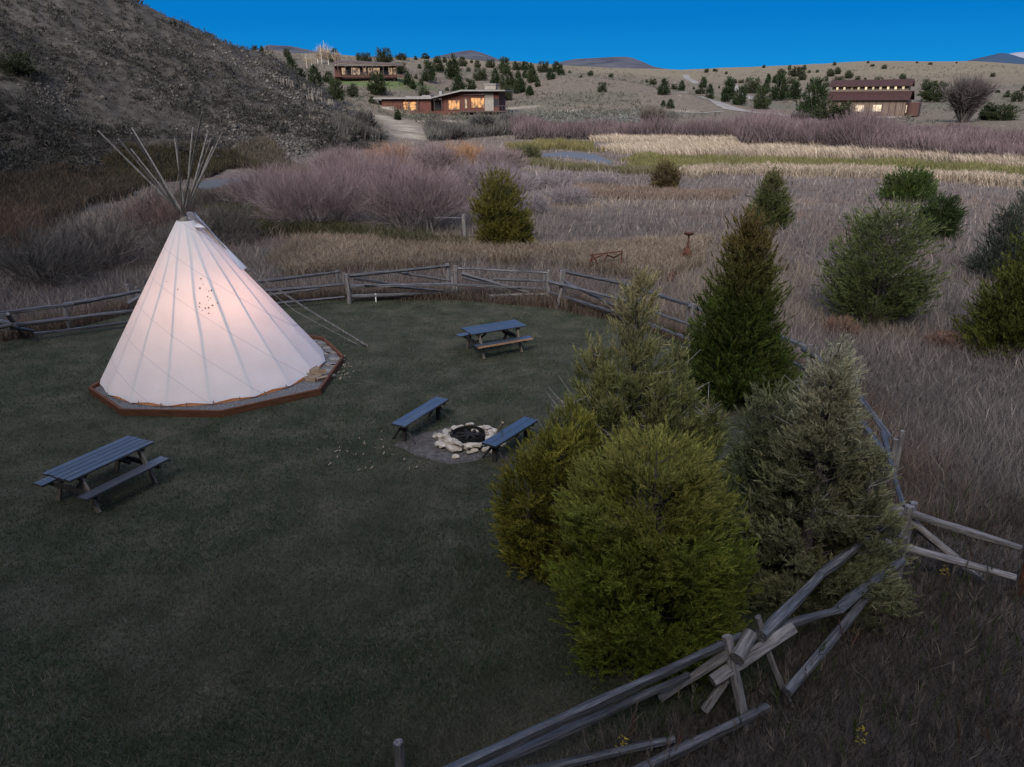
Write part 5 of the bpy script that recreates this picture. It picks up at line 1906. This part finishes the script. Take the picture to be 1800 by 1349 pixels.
r2 = np.random.default_rng(501)
SAGE = [(.050, .048, .041), (.040, .040, .034), (.062, .058, .049), (.030, .031, .026)]
x, y = scatter_polar(16000, -48, -7, 74, 185, 503, 1.2)
hm = hill_mask(x, y)
m = (hm > .3) & (fbm(x, y, 9, 505, 3) > r2.uniform(.28, .54, len(x)))
x, y = x[m], y[m]
scrub('sagebrush', x, y, r2.uniform(.35, 1.05, len(x)) * (1 + (r2.uniform(0, 1, len(x)) > .95) * 1.2), SAGE, 507, 10)
# dry bunch grass tufts on the same slope
x, y = scatter_polar(16000, -48, -6, 74, 185, 511, 1.2)
m = hill_mask(x, y) > .3
x, y = x[m], y[m]
scrub('bunch_grass', x, y, r2.uniform(.3, .75, len(x)), [(.066, .059, .048), (.088, .078, .064), (.054, .048, .04)], 513, 5, M_grass)
# scrub on the far slopes and terraces
x, y = scatter_polar(16000, -24, 40, 175, 620, 521, .6)
m = (hill_mask(x, y) < .1) & (fbm(x, y, 30, 523, 3) > r2.uniform(.36, .66, len(x)))
for rw in ROADW:
    m &= dseg(x, y, rw) > 4.5
m &= dseg(x, y, DIRT_SLOPE) > 4.5
x, y = x[m], y[m]
scrub('distant_scrub', x, y, r2.uniform(.7, 2.0, len(x)), [(.085, .085, .065), (.12, .115, .09), (.06, .06, .045)], 525, 5)
sx_ = [hit(r2.uniform(890, 1180), r2.uniform(201, 224), rmin=120) for _ in range(900)]
x, y = np.array([q[0] for q in sx_]) + r2.normal(0, 1.5, 900), np.array([q[1] for q in sx_]) + r2.normal(0, 3, 900)
scrub('grey_sage_bank', x, y, r2.uniform(.8, 1.8, 900), [(.13, .14, .125), (.17, .175, .155), (.09, .095, .08)], 527, 8)


def rocks(name, X, Y, size, mat, seed):
    r2 = np.random.default_rng(seed)
    base = np.array([[1, 0, 0], [-1, 0, 0], [0, 1, 0], [0, -1, 0], [0, 0, 1], [0, 0, -1]], float)
    fc = np.array([[0, 2, 4], [2, 1, 4], [1, 3, 4], [3, 0, 4], [2, 0, 5], [1, 2, 5], [3, 1, 5], [0, 3, 5]])
    n_ = len(X)
    V = base[None] * (r2.uniform(.55, 1.2, (n_, 6, 1)) * size[:, None, None] * np.array([.7, .5, .35]))
    an = r2.uniform(0, 6.28, n_)
    ca, sa = np.cos(an)[:, None], np.sin(an)[:, None]
    V = np.stack([V[..., 0] * ca - V[..., 1] * sa, V[..., 0] * sa + V[..., 1] * ca, V[..., 2]], 2)
    V += np.stack([X, Y, height(X, Y)], 1)[:, None]
    F = (np.arange(n_)[:, None, None] * 6 + fc[None]).reshape(-1, 3)
    return kind(obj(name, np_mesh(name, V.reshape(-1, 3), F), mat), 'stuff')


ex, ey = [], []
for (px, py, sp, k) in [(545, 215, 26, 700), (600, 225, 24, 600), (500, 170, 22, 350), (470, 130, 20, 250), (90, 170, 20, 160), (300, 165, 24, 200), (430, 230, 36, 500), (520, 250, 34, 600), (640, 225, 22, 300), (200, 90, 60, 200), (400, 110, 40, 200)]:
    for _ in range(k):
        qx, qy = px + r2.normal(0, sp), py + r2.normal(0, sp * .55)
        q = hit(qx, max(qy, 5), rmin=82, rmax=175)
        ex.append(q[0])
        ey.append(q[1])
x, y = np.array(ex), np.array(ey)
m = hill_mask(x, y) > .2
x, y = x[m], y[m]
rocks('hillside_rocks', x + r2.normal(0, .8, len(x)), y + r2.normal(0, .8, len(x)), r2.uniform(.12, .5, len(x)) * (1 + (r2.uniform(0, 1, len(x)) > .95) * 1.0), M_rock, 531)
# the broken ledges near the spur's crest
for k, (pa_, pb_, th) in enumerate([((528, 155), (566, 168), 1.0), ((535, 172), (590, 190), .9), ((480, 140), (520, 156), .8), ((560, 186), (618, 206), .8), ((540, 205), (580, 222), .6)]):
    A0, B0 = hit(*pa_, rmin=85, rmax=170), hit(*pb_, rmin=85, rmax=170)
    V = []
    m_ = 26
    for i in range(m_ + 1):
        t = i / m_
        q = A0 * (1 - t) + B0 * t
        q[2] = float(height(q[0], q[1]))
        o1 = r2.uniform(-.5, .5)
        h_ = th * r2.uniform(.35, 1.15)
        dv = np.array([q[0], q[1]]) / np.hypot(q[0], q[1])
        V += [(q[0] - dv[0] * (.5 + o1), q[1] - dv[1] * (.5 + o1), q[2] - .6), (q[0] - dv[0] * (.6 + o1), q[1] - dv[1] * (.6 + o1), q[2] + h_ * .5),
              (q[0] - dv[0] * (.3 + o1), q[1] - dv[1] * (.3 + o1), q[2] + h_ * .55), (q[0] - dv[0] * (.35 + o1), q[1] - dv[1] * (.35 + o1), q[2] + h_), (q[0] + dv[0] * 1.6, q[1] + dv[1] * 1.6, q[2] + h_ * .6)]
    F = [(i * 5 + j, (i + 1) * 5 + j, (i + 1) * 5 + j + 1, i * 5 + j + 1) for i in range(m_) for j in range(4)]
    kind(obj('rock_ledge', np_mesh('rock_ledge', V, F), M_rock), 'structure')

# ------------------------------------------------------------------ junipers dotted over the hills
VAR = []
for k in range(5):
    dom = k in (1, 3)
    VAR.append(juniper_parts(600 + k, 4.0, [1.5, 1.9, 1.25, 2.2, 1.7][k], nb=110, ns=12, K_=6, leaf=.62, lw=.085,
                             cols=[((.020, .034, .013), (.034, .046, .017)), ((.026, .038, .016), (.040, .050, .021)), ((.018, .030, .013), (.028, .040, .017)), ((.028, .038, .018), (.044, .050, .024)), ((.020, .036, .015), (.034, .046, .018))][k],
                             prof=dome if dom else (lambda h: np.clip((1 - h) ** .6 * 1.15 * np.clip(.7 + h, 0, 1), .02, 1)), spires=[None, [(0, 0, 4, 1.5, 1), (1.0, .2, 3.0, 1.2, .6)], None, [(-.8, 0, 3.6, 1.5, 1), (.7, 0, 4, 1.6, 1)], None][k], up=.9, limbs=False))
WIDTHV = [3.0, 4.3, 2.5, 5.0, 3.4]
HJ = {}


def z2(lst, ox, oy):
    return [(ox + a / 3.6, oy + b / 3.6, c_ / 3.6, d_ / 3.6) for a, b, c_, d_ in lst]


G1 = z2([(25, 78, 40, 25), (72, 112, 25, 28), (235, 150, 55, 45), (490, 165, 50, 50), (535, 180, 60, 65), (690, 170, 50, 40), (735, 187, 75, 55), (848, 187, 110, 78), (955, 165, 85, 35), (1045, 165, 25, 22), (1105, 158, 55, 30),
         (1185, 185, 50, 38), (1230, 183, 35, 32), (1340, 205, 60, 50), (1115, 190, 40, 22), (1070, 220, 30, 25), (260, 270, 90, 95), (320, 290, 60, 60), (410, 340, 100, 105), (500, 310, 70, 60), (940, 255, 110, 60)], 440, 60)
G2 = z2([(1285, 290, 90, 120), (1185, 240, 80, 70), (1130, 305, 90, 95), (1000, 330, 55, 70), (1080, 330, 35, 35), (1030, 350, 40, 50), (1380, 240, 30, 25), (1435, 215, 45, 40), (1520, 215, 65, 45), (1605, 250, 90, 85), (1690, 230, 60, 40), (1745, 230, 45, 45),
         (1455, 295, 95, 65), (1550, 320, 60, 80), (1620, 350, 110, 110), (1620, 420, 100, 80), (1705, 375, 80, 75), (1695, 285, 35, 45), (1740, 280, 40, 40), (1770, 390, 45, 50), (1780, 300, 50, 90), (1320, 375, 90, 90), (1400, 365, 70, 65), (1100, 402, 80, 55),
         (815, 387, 130, 118), (540, 420, 120, 110), (650, 400, 90, 70), (775, 440, 45, 40), (935, 545, 45, 55), (1050, 285, 25, 25), (1375, 302, 25, 18), (1245, 360, 30, 20), (1290, 180, 25, 20), (1400, 185, 25, 18)], 440, 60)
G3 = z2([(45, 370, 80, 70), (110, 390, 45, 50), (125, 310, 75, 75), (165, 335, 40, 40), (200, 245, 80, 60), (245, 290, 55, 55), (280, 245, 55, 55), (307, 264, 50, 55), (362, 248, 18, 15), (497, 266, 45, 28), (627, 276, 35, 22), (570, 370, 60, 55), (850, 308, 20, 18), (892, 322, 50, 32),
         (957, 386, 75, 78), (1025, 352, 45, 30), (1072, 360, 45, 50), (1208, 342, 48, 52), (1150, 352, 15, 15), (1190, 379, 80, 30), (1250, 376, 45, 45), (1310, 345, 15, 15), (1000, 472, 50, 48), (955, 462, 25, 35), (75, 232, 40, 45), (20, 225, 40, 40), (435, 275, 25, 12)], 900, 60)
G4 = z2([(1230, 245, 35, 22), (1285, 238, 35, 15), (1365, 432, 75, 122), (1410, 312, 25, 22), (1450, 311, 40, 18), (1440, 452, 80, 90), (1515, 376, 110, 80), (1620, 310, 30, 45), (1605, 362, 50, 55), (1570, 477, 115, 115), (1665, 312, 35, 42), (1690, 422, 110, 122), (1595, 215, 15, 15), (1355, 255, 20, 15), (1250, 412, 60, 35)], 900, 60) + \
    z2([(230, 305, 35, 35), (330, 315, 50, 32), (345, 415, 70, 90), (395, 292, 60, 30), (360, 270, 110, 48), (265, 265, 65, 35), (315, 227, 25, 24), (410, 228, 30, 25), (440, 247, 20, 15), (490, 245, 20, 15), (598, 200, 22, 20), (575, 270, 60, 38), (620, 255, 45, 35), (690, 282, 60, 38),
        (625, 320, 78, 40), (550, 300, 20, 22), (500, 332, 30, 28), (555, 337, 30, 25), (745, 296, 35, 24), (793, 301, 20, 20), (152, 215, 20, 15), (290, 370, 40, 40)], 1300, 60)
G5 = z2([(840, 206, 30, 12), (915, 222, 32, 22), (812, 186, 18, 12), (1122, 186, 15, 10), (1207, 195, 25, 12), (1372, 186, 12, 8), (875, 328, 60, 42), (830, 330, 60, 25), (970, 311, 28, 22), (1030, 302, 50, 38), (1070, 322, 40, 30), (1180, 352, 60, 48), (1230, 332, 30, 26),
         (1600, 272, 28, 20), (1630, 372, 30, 14), (1690, 402, 40, 20), (1695, 380, 25, 18), (1755, 427, 80, 48), (1795, 362, 20, 28)], 1300, 60)
GROUPS = [(G1, 'dark juniper on the slope round the upper house, at the left', 'junipers round the upper house'), (G2, 'dark juniper on the hillside above and behind the lower house', 'junipers behind the lower house'),
          (G3, 'small dark juniper on the grassy knoll left of the gravel road', 'junipers on the knoll'), (G4, 'dark juniper on the hillside along the gravel road left of the barn', 'junipers along the gravel road'),
          (G5, 'small dark juniper on the slope above and right of the barn', 'junipers beyond the barn')]
R2 = random.Random(77)
for lst, lb, gname in GROUPS:
    for (px, py, wd, hg) in lst:
        rm = 92 if py > 150 and px < 560 else 150
        q = hit(px, py, rmin=(178 if px < 640 else rm))
        d_ = math.hypot(q[0], q[1])
        hm_ = hg * d_ / FPX * 1.05
        wm = wd * d_ / FPX
        k = min(range(5), key=lambda i: abs(WIDTHV[i] / 4.0 - wm / hm_) + R2.uniform(0, .2))
        if k not in HJ:
            t = thing('juniper_tree', lb, 'juniper', q, 0, gname)
            obj('crown', VAR[k][0], M_leaf, t)
            obj('trunk', VAR[k][1], M_bark, t)
            HJ[k] = t
            t0 = t
        else:
            t0 = dup(HJ[k], q, 0, 1, lb, gname)
        t0.matrix_basis = Matrix.Translation((q[0], q[1], q[2] - .1)) @ Matrix.Rotation(R2.uniform(0, 6.28), 4, 'Z') @ Matrix.Diagonal((wm / WIDTHV[k], wm / WIDTHV[k], hm_ / 4.0, 1))

# ------------------------------------------------------------------ houses
M_siding = solid('rust_red_siding', [(.3, (.050, .019, .014)), (.7, (.105, .040, .030))], 1.0, (6, 6, .4), .8, .3, rand=.1)
M_roofm = solid('grey_metal_roof', [(.3, (.13, .125, .12)), (.7, (.20, .195, .19))], .8, (3, .3, 1), .5, .1, spec=.5)
M_brroof = solid('brown_roof', [(.3, (.05, .035, .03)), (.7, (.095, .07, .06))], 1.0, rough=.8, bump=.2)
M_trim = solid('dark_trim', [(.3, (.03, .02, .018)), (.7, (.06, .04, .035))], 2, rough=.7, bump=0)
M_conc = solid('pale_stone_wall', [(.3, (.15, .138, .12)), (.7, (.24, .225, .20))], 1.5, rough=.9, bump=.4)
M_barnw = solid('barn_boards', [(.3, (.04, .028, .022)), (.5, (.10, .074, .058)), (.7, (.19, .15, .12))], 1.1, (4.5, 4.5, .22), .85, .5, bscale=3)
M_barnr = solid('red_barn_roof', [(.3, (.022, .009, .008)), (.7, (.04, .016, .014))], .6, (2, .5, 1), .75, .3)
M_barnend = solid('dark_red_barn_wall', [(.3, (.04, .02, .017)), (.7, (.08, .04, .034))], 1.1, (4, 4, .3), .85, .4)
M_glass = solid('dark_glass', [(.3, (.015, .017, .02)), (.7, (.03, .033, .038))], .5, rough=.08, bump=0, spec=.8)
M_lit = glow_mat('lit_window', (1.0, .46, .14), .62, .8, .9)
M_lit2 = glow_mat('lit_window_cool', (1.0, .70, .45), .3, .9, .92)
M_lit3 = glow_mat('lit_barn_window', (1.0, .78, .52), .75, .8, .6)


def hbox(name, parent, x0, x1, y0, y1, za, zb, mat):
    mb = MB()
    mb.box(((x0 + x1) / 2, (y0 + y1) / 2, (za + zb) / 2), (x1 - x0, y1 - y0, zb - za))
    return mb.build(name, mat, parent)


def hwindow(parent, x0, x1, za, zb, y, mat, mull=2, trans=(), fr=.09, frm=None):
    """frame (the part) with panes of lit glass as a sub-part"""
    frm = frm or M_trim
    mb = MB()
    for xa, xb in ((x0 - fr, x0), (x1, x1 + fr)):
        mb.box(((xa + xb) / 2, y - .05, (za + zb) / 2), (fr, .12, zb - za + 2 * fr))
    for z_ in (za - fr / 2, zb + fr / 2):
        mb.box(((x0 + x1) / 2, y - .05, z_), (x1 - x0, .115, fr))
    for k in range(1, mull):
        mb.box((x0 + (x1 - x0) * k / mull, y - .05, (za + zb) / 2), (fr * .8, .1, zb - za - .004))
    for z_ in trans:
        mb.box(((x0 + x1) / 2, y - .045, z_), (x1 - x0 - .004, .09, fr * .8))
    w_ = mb.build('window', frm, parent)
    mb = MB()
    mb.box(((x0 + x1) / 2, y - .012, (za + zb) / 2), (x1 - x0 - .01, .02, zb - za - .01))
    mb.build('pane', mat, w_)
    return w_


def place(px, py, rmin, extra=0.0):
    q = hit(px, py, rmin=rmin)
    return q


# lower house: x to the right along the front, y away from the viewer
q = at(790, 206, 232)
q[2] = min(q[2], float(height(q[0], q[1])) + 1.6)
LHp = 232 / FPX / 3.6                                   # metres per zoomed pixel at its distance
u = lambda X: (X - 1260) * LHp
v = lambda Y: (522 - Y) * LHp
h1 = thing('lower_house', 'low modern rust-red house with a raised right wing, glowing windows and deck', 'house', q, math.radians(9.8) * -1)
hbox('wall', h1, u(845), u(1150), 0, 9, -2, v(420), M_siding)
hbox('wall', h1, u(1150.2), u(1214), 2.2, 9, -2, v(428), M_siding)
hbox('wall', h1, u(1214.3), u(1476), 0, 11, -2, v(398), M_siding)
hbox('wall', h1, u(1530), u(1560), .02, 11, -2, v(392), M_siding)
hbox('stone_pier', h1, u(1476.3), u(1529.7), -.12, 10.9, -2, v(389), M_conc)
hbox('wall', h1, u(803), u(842), 3.0, 9, -2, v(428), M_conc)
hbox('retaining_wall', h1, u(866), u(940), -3.2, -2.8, -2.5, v(462), M_conc)
hbox('roof', h1, u(800), u(1000), -1.1, 9.8, v(420) + .003, v(411), M_roofm)
hbox('roof', h1, u(1000.3), u(1160), -1.0, 9.7, v(421) + .003, v(405), M_roofm)
hbox('roof', h1, u(1085), u(1135), 2, 6, v(405) + .003, v(399), M_roofm)
hbox('roof', h1, u(1150), u(1214), 1.0, 9.6, v(430) + .02, v(424), M_roofm)
mb = MB()
xs = [(u(1168), v(417)), (u(1345), v(380)), (u(1606), v(381)), (u(1606), v(375)), (u(1345), v(371)), (u(1165), v(411))]
mb.add([(a_, -2.0, b_) for a_, b_ in xs] + [(a_, 12.5, b_) for a_, b_ in xs], [(0, 1, 2, 3, 4, 5)] + [(5 + 6, 4 + 6, 3 + 6, 2 + 6, 1 + 6, 6)] + [(i, 6 + i, 6 + (i + 1) % 6, (i + 1) % 6) for i in range(6)])
mb.build('roof', M_roofm, h1)
mb = MB()
xs = [(u(1214.6), v(398) + .01), (u(1475.7), v(398) + .01), (u(1475.7), v(383)), (u(1345), v(383)), (u(1216), v(408))]
xs = [(u(1214.6), v(398.0)), (u(1559), v(392)), (u(1559), v(382.5)), (u(1350), v(382.5))]
mb.add([(a_, .3, b_) for a_, b_ in xs] + [(a_, 10.8, b_) for a_, b_ in xs], [(0, 1, 2, 3), (7, 6, 5, 4)] + [(i, 4 + i, 4 + (i + 1) % 4, (i + 1) % 4) for i in range(4)])
mb.build('clerestory_wall', M_siding, h1)
ch = hbox('chimney', h1, u(1460), u(1527), 4, 7, v(371), v(345), M_conc)
hbox('cap', ch, u(1457), u(1530), 3.8, 7.2, v(344.5), v(338), M_roofm)
hbox('vent', h1, u(1175), u(1192), 5, 6.5, v(405), v(376), M_roofm)
hwindow(h1, u(980), u(1060), v(484), v(437), 0, M_lit, 2, (v(449), v(468)))
hwindow(h1, u(1156), u(1208), v(482), v(440), 2.2, M_glass, 3)
hwindow(h1, u(1258), u(1324), v(482), v(430), 0, M_lit, 4)
hwindow(h1, u(1357), u(1370), v(474), v(420), 0, M_lit2, 1)
hwindow(h1, u(1395), u(1473), v(470), v(417), 0, M_lit, 4)
hwindow(h1, u(1533), u(1556), v(466), v(422), .02, M_glass, 2)
dk = hbox('deck', h1, u(942), u(1338), -3.4, -.01, v(520), v(490), M_siding)
hbox('deck', h1, u(1338.3), u(1632), -4.6, -.15, v(495), v(488), M_trim)
for k, xx in enumerate([1345, 1400, 1460, 1520, 1580, 1625]):
    hbox('deck_post', h1, u(xx) - .09, u(xx) + .09, -4.5, -4.3, -3.0, v(495.3), M_trim)
rl = hbox('railing', h1, u(1562), u(1632), -4.58, -4.5, v(461), v(458), M_trim)
for xx in (1563, 1580, 1597, 1614, 1630):
    hbox('baluster', rl, u(xx) - .05, u(xx) + .05, -4.57, -4.51, v(487.9), v(461.2), M_trim)
for xx in (1000, 1075, 1175, 1220):
    hbox('porch_post', h1, u(xx) - .08, u(xx) + .08, -.85, -.7, v(489.8), v(421.5), M_trim)

# upper house
UD = 290
q = at(645, 136, UD)
q[2] = max(q[2], float(height(q[0], q[1])) + .2)
UHp = UD / FPX / 3.6
u = lambda X: (X - 720) * UHp
v = lambda Y: (272 - Y) * UHp
h2 = thing('upper_house', 'long low brown house with a flat overhanging roof high on the hillside', 'house', q, math.radians(11))
hbox('wall', h2, u(540), u(575), 0, 8, -2.5, v(212), M_siding)
hbox('wall', h2, u(575.2), u(895), .8, 8, -2.5, v(212), M_trim)
mb = MB()
xs = [(u(530), v(211)), (u(570), v(199)), (u(930), v(214)), (u(935), v(208)), (u(570), v(190)), (u(530), v(205))]
mb.add([(a_, -2.4, b_) for a_, b_ in xs] + [(a_, 9.5, b_ + 1.0) for a_, b_ in xs], [(0, 1, 2, 3, 4, 5)] + [(11, 10, 9, 8, 7, 6)] + [(i, 6 + i, 6 + (i + 1) % 6, (i + 1) % 6) for i in range(6)])
mb.build('roof', M_brroof, h2)
hbox('deck', h2, u(535), u(930), -2.3, -.01, v(272), v(265), M_siding)
for xx in (560, 602, 640, 700, 718, 755, 815, 890):
    hbox('post', h2, u(xx) - .13, u(xx) + .13, -1.9, -1.6, v(264.8), v(214.5), M_trim)
for xa, xb, m_ in [(580, 600, M_lit2), (612, 628, M_glass), (634, 682, M_lit2), (704, 716, M_lit2), (728, 752, M_lit2), (760, 796, M_lit2), (820, 842, M_glass), (846, 868, M_lit2), (874, 888, M_lit2)]:
    hwindow(h2, u(xa), u(xb), v(258), v(222), .8, m_, 2)
for xx in range(545, 930, 30):
    pass

# barn with a raised clerestory
BD = 226
q = at(1513, 215, BD)
q[2] = float(height(q[0], q[1])) + .3
BP = BD / FPX / 3.6
TH = math.radians(-31)
bn = thing('barn', 'long weathered board barn with a red roof and a row of lit clerestory windows', 'barn', q, TH)
bn.matrix_basis = bn.matrix_basis @ Matrix.Diagonal((.73, .77, .86, 1))
Lb, Wa, Wn = 25.6, 4.5, 6.5                                 # length, aisle width, nave width
x0, x1 = -12.0, Lb - 12.0
zE, zL, zC, zU = 4.9, 7.0, 7.3, 8.5                        # eave, top of lower roof, clerestory sill, upper eave
hbox('foundation', bn, x0 - .05, x1 + .05, -.06, 2 * Wa + Wn + .06, -3, .28, M_conc)
hbox('wall', bn, x0, x1 - .2, 0, .22, .28, zE, M_barnw)
hbox('end_wall', bn, x1 - .19, x1, 0, 2 * Wa + Wn, .281, zE, M_barnend)
hbox('end_wall', bn, x0, x0 + .2, .23, 2 * Wa + Wn, .281, zE, M_barnend)
hbox('wall', bn, x0 + .21, x1 - .2, 2 * Wa + Wn - .2, 2 * Wa + Wn, .281, zE, M_barnw)
hbox('clerestory_wall', bn, x0 + .3, x1 - .5, Wa, Wa + Wn, zE + .01, zU, M_barnw)


def slab(name, parent, pts2, xa, xb, th, mat):
    (ya, za), (yb, zb) = pts2
    mb = MB()
    vs = [(xx, yy, zz_ + dz) for xx in (xa, xb) for (yy, zz_) in ((ya, za), (yb, zb)) for dz in (0, th)]
    mb.add(vs, [(0, 2, 3, 1), (4, 5, 7, 6), (0, 1, 5, 4), (2, 6, 7, 3), (1, 3, 7, 5), (0, 4, 6, 2)])
    return mb.build(name, mat, parent)


slab('lower_roof', bn, ((-.9, zE - .25), (Wa - .02, zL)), x0 - .8, x1 + .9, .2, M_barnr)
slab('lower_roof', bn, ((2 * Wa + Wn + .9, zE - .25), (Wa + Wn + .02, zL)), x0 - .8, x1 + .9, .2, M_barnr)
slab('upper_roof', bn, ((Wa - 1.0, zU - .05), (Wa + Wn / 2, zU + 1.75)), x0 - .9, x1 + .6, .22, M_barnr)
slab('upper_roof', bn, ((Wa + Wn + 1.0, zU - .05), (Wa + Wn / 2, zU + 1.75)), x0 - .9, x1 + .6, .22, M_barnr)
mb = MB()
for xx in (x0 + .31, x1 - .51):
    mb.add([(xx, Wa, zU), (xx, Wa + Wn, zU), (xx, Wa + Wn / 2, zU + 1.7)], [(0, 1, 2)])
mb.build('gable', M_barnend, bn)
hbox('ledger', bn, x0 - .2, x1 - .1, Wa - .14, Wa - .01, zC - .12, zC + .1, M_paleleg)
for k in range(10):
    cx_ = x0 + 2.0 + k * (Lb - 4.2) / 9
    hwindow(bn, cx_ - .36, cx_ + .36, zC + .32, zU - .12, Wa, M_lit3 if k in (0, 1, 3, 4, 5, 6, 7, 8, 9) else M_lit2, 1, (), .08)
for cx_ in (x0 + 10.9, x0 + 16.6):
    hwindow(bn, cx_ - 1.35, cx_ + 1.35, 1.55, 3.35, 0, M_lit3, 3, (), .1, M_paleleg)
for xx in np.arange(x0 + 1.4, x1 - .5, 2.1):
    hbox('batten', bn, xx - .09, xx + .09, -.07, -.002, .3, zE - .45, M_barnend)
ew = hbox('door', bn, x1 + .002, x1 + .05, 1.2, 3.0, 1.2, 3.3, M_lit3)
hbox('lean_to', bn, x1 + .06, x1 + 3.5, 6.5, 2 * Wa + Wn - .5, .2, 3.9, M_barnend)

# trees beside the barn
def big_tree(label, px, py, wd, hg, k, cat='juniper', rmin=150, dist=None):
    q = hit(px, py, rmin=rmin) if dist is None else at(px, py, dist)
    q[2] = float(height(q[0], q[1])) - .1
    d_ = math.hypot(q[0], q[1])
    hm_ = zat(q, py - hg) - q[2]
    wm = wd * d_ / FPX
    t = dup(HJ[k], q, 0, 1, label, None)
    if 'group' in t:
        del t['group']
    t.matrix_basis = Matrix.Translation((q[0], q[1], q[2])) @ Matrix.Rotation(k, 4, 'Z') @ Matrix.Diagonal((wm / WIDTHV[k], wm / WIDTHV[k], hm_ / 4.0, 1))
    return t


big_tree('tall dark conifer left of the barn behind the round green one', 1424, 226, 46, 82, 4, dist=212)
big_tree('big rounded green conifer covering the left end of the barn', 1462, 228, 66, 50, 3, dist=200)
big_tree('broad dark juniper behind the right end of the barn', 1640, 180, 48, 36, 1, rmin=236)
big_tree('broad dark juniper at the right edge beside the bare cottonwood', 1757, 218, 52, 34, 1, dist=205)
big_tree('slim grey-green juniper between the bare cottonwood and the broad one', 1733, 214, 20, 32, 2, dist=207)
big_tree('dark juniper low on the left hill, at the left edge', 30, 132, 60, 38, 3, rmin=85)
willow('tall leafless cottonwood tree standing right of the barn', (1692, 216), 130, 72, 401, 90, 5200, (.055, .048, .045), (.06, .052, .05), (.085, .072, .07), None, 'cottonwood_tree', 'tree', dist=150, sw=.15, tw=.055, splay=.7, base=.22)
willow('bare brown bush in front of the left conifer at the barn', (1402, 224), 196, 46, 402, 70, 2600, (.05, .04, .04), (.06, .05, .05), (.085, .068, .068), None, 'bare_bush', 'shrub', dist=150, sw=.07, tw=.05, splay=1.1)
willow('round brown leafless bush on the flat below the knoll', (1146, 224), 188, 60, 403, 70, 2600, (.06, .052, .045), (.07, .06, .05), (.10, .085, .07), None, 'bare_bush', 'shrub', dist=130, sw=.06, tw=.045, splay=1.1)
for k, (px, py, wd, hg) in enumerate([(850, 238, 70, 42), (895, 232, 60, 36), (765, 240, 50, 24), (800, 246, 50, 24), (640, 242, 46, 22)]):
    q = hit(px, py, rmin=120)
    willow(['large dark bare bush below the deck of the lower house', 'dark bare bush right of the one below the deck', 'dark brush clump at the foot of the pale bank', 'dark low bush under the red house wall', 'dark bush beside the sandy slope at the left'][k], (px, py), py - hg, wd, 410 + k, 70, 2800, (.035, .033, .032), (.045, .043, .042), (.07, .066, .064), 'dark bushes below the lower house', 'bare_bush', 'shrub', dist=120, sw=.06, tw=.05, splay=1.15)

# pale leafless aspens beside the upper house
AS = None
for k, (px, py, hg) in enumerate([(559, 112, 26), (566, 113, 30), (572, 112, 34), (578, 114, 28), (590, 115, 24), (594, 114, 22), (540, 122, 24), (548, 118, 18)]):
    q = hit(px, py, rmin=200)
    if AS is None:
        AS = thing('aspen_tree', 'pale leafless aspen in the thin row left of the upper house', 'aspen', q, 0, 'bare aspens by the upper house')
        mb = MB()
        mb.tube([(0, 0, 0), (.08, 0, 2.2), (-.05, .05, 4.4), (.05, 0, 6.5)], [.17, .14, .10, .03], 6)
        mb.build('trunk', solid('aspen_bark', [(.3, (.34, .31, .27)), (.7, (.52, .48, .43))], 3, rough=.8, bump=.2), AS)
        s_, t_ = willow_meshes(450, 6.8, 1.3, 10, 420, (.30, .27, .24), (.26, .21, .16), (.30, .24, .17), sw=.05, tw=.035, splay=.6, base=.05)
        obj('twigs', t_, M_twig, AS)
        t0 = AS
    else:
        t0 = dup(AS, q)
    d_ = math.hypot(q[0], q[1])
    sc = hg * d_ / FPX / 6.6
    t0.matrix_basis = Matrix.Translation((q[0], q[1], q[2])) @ Matrix.Rotation(k * 1.3, 4, 'Z') @ Matrix.Diagonal((sc, sc, sc, 1))
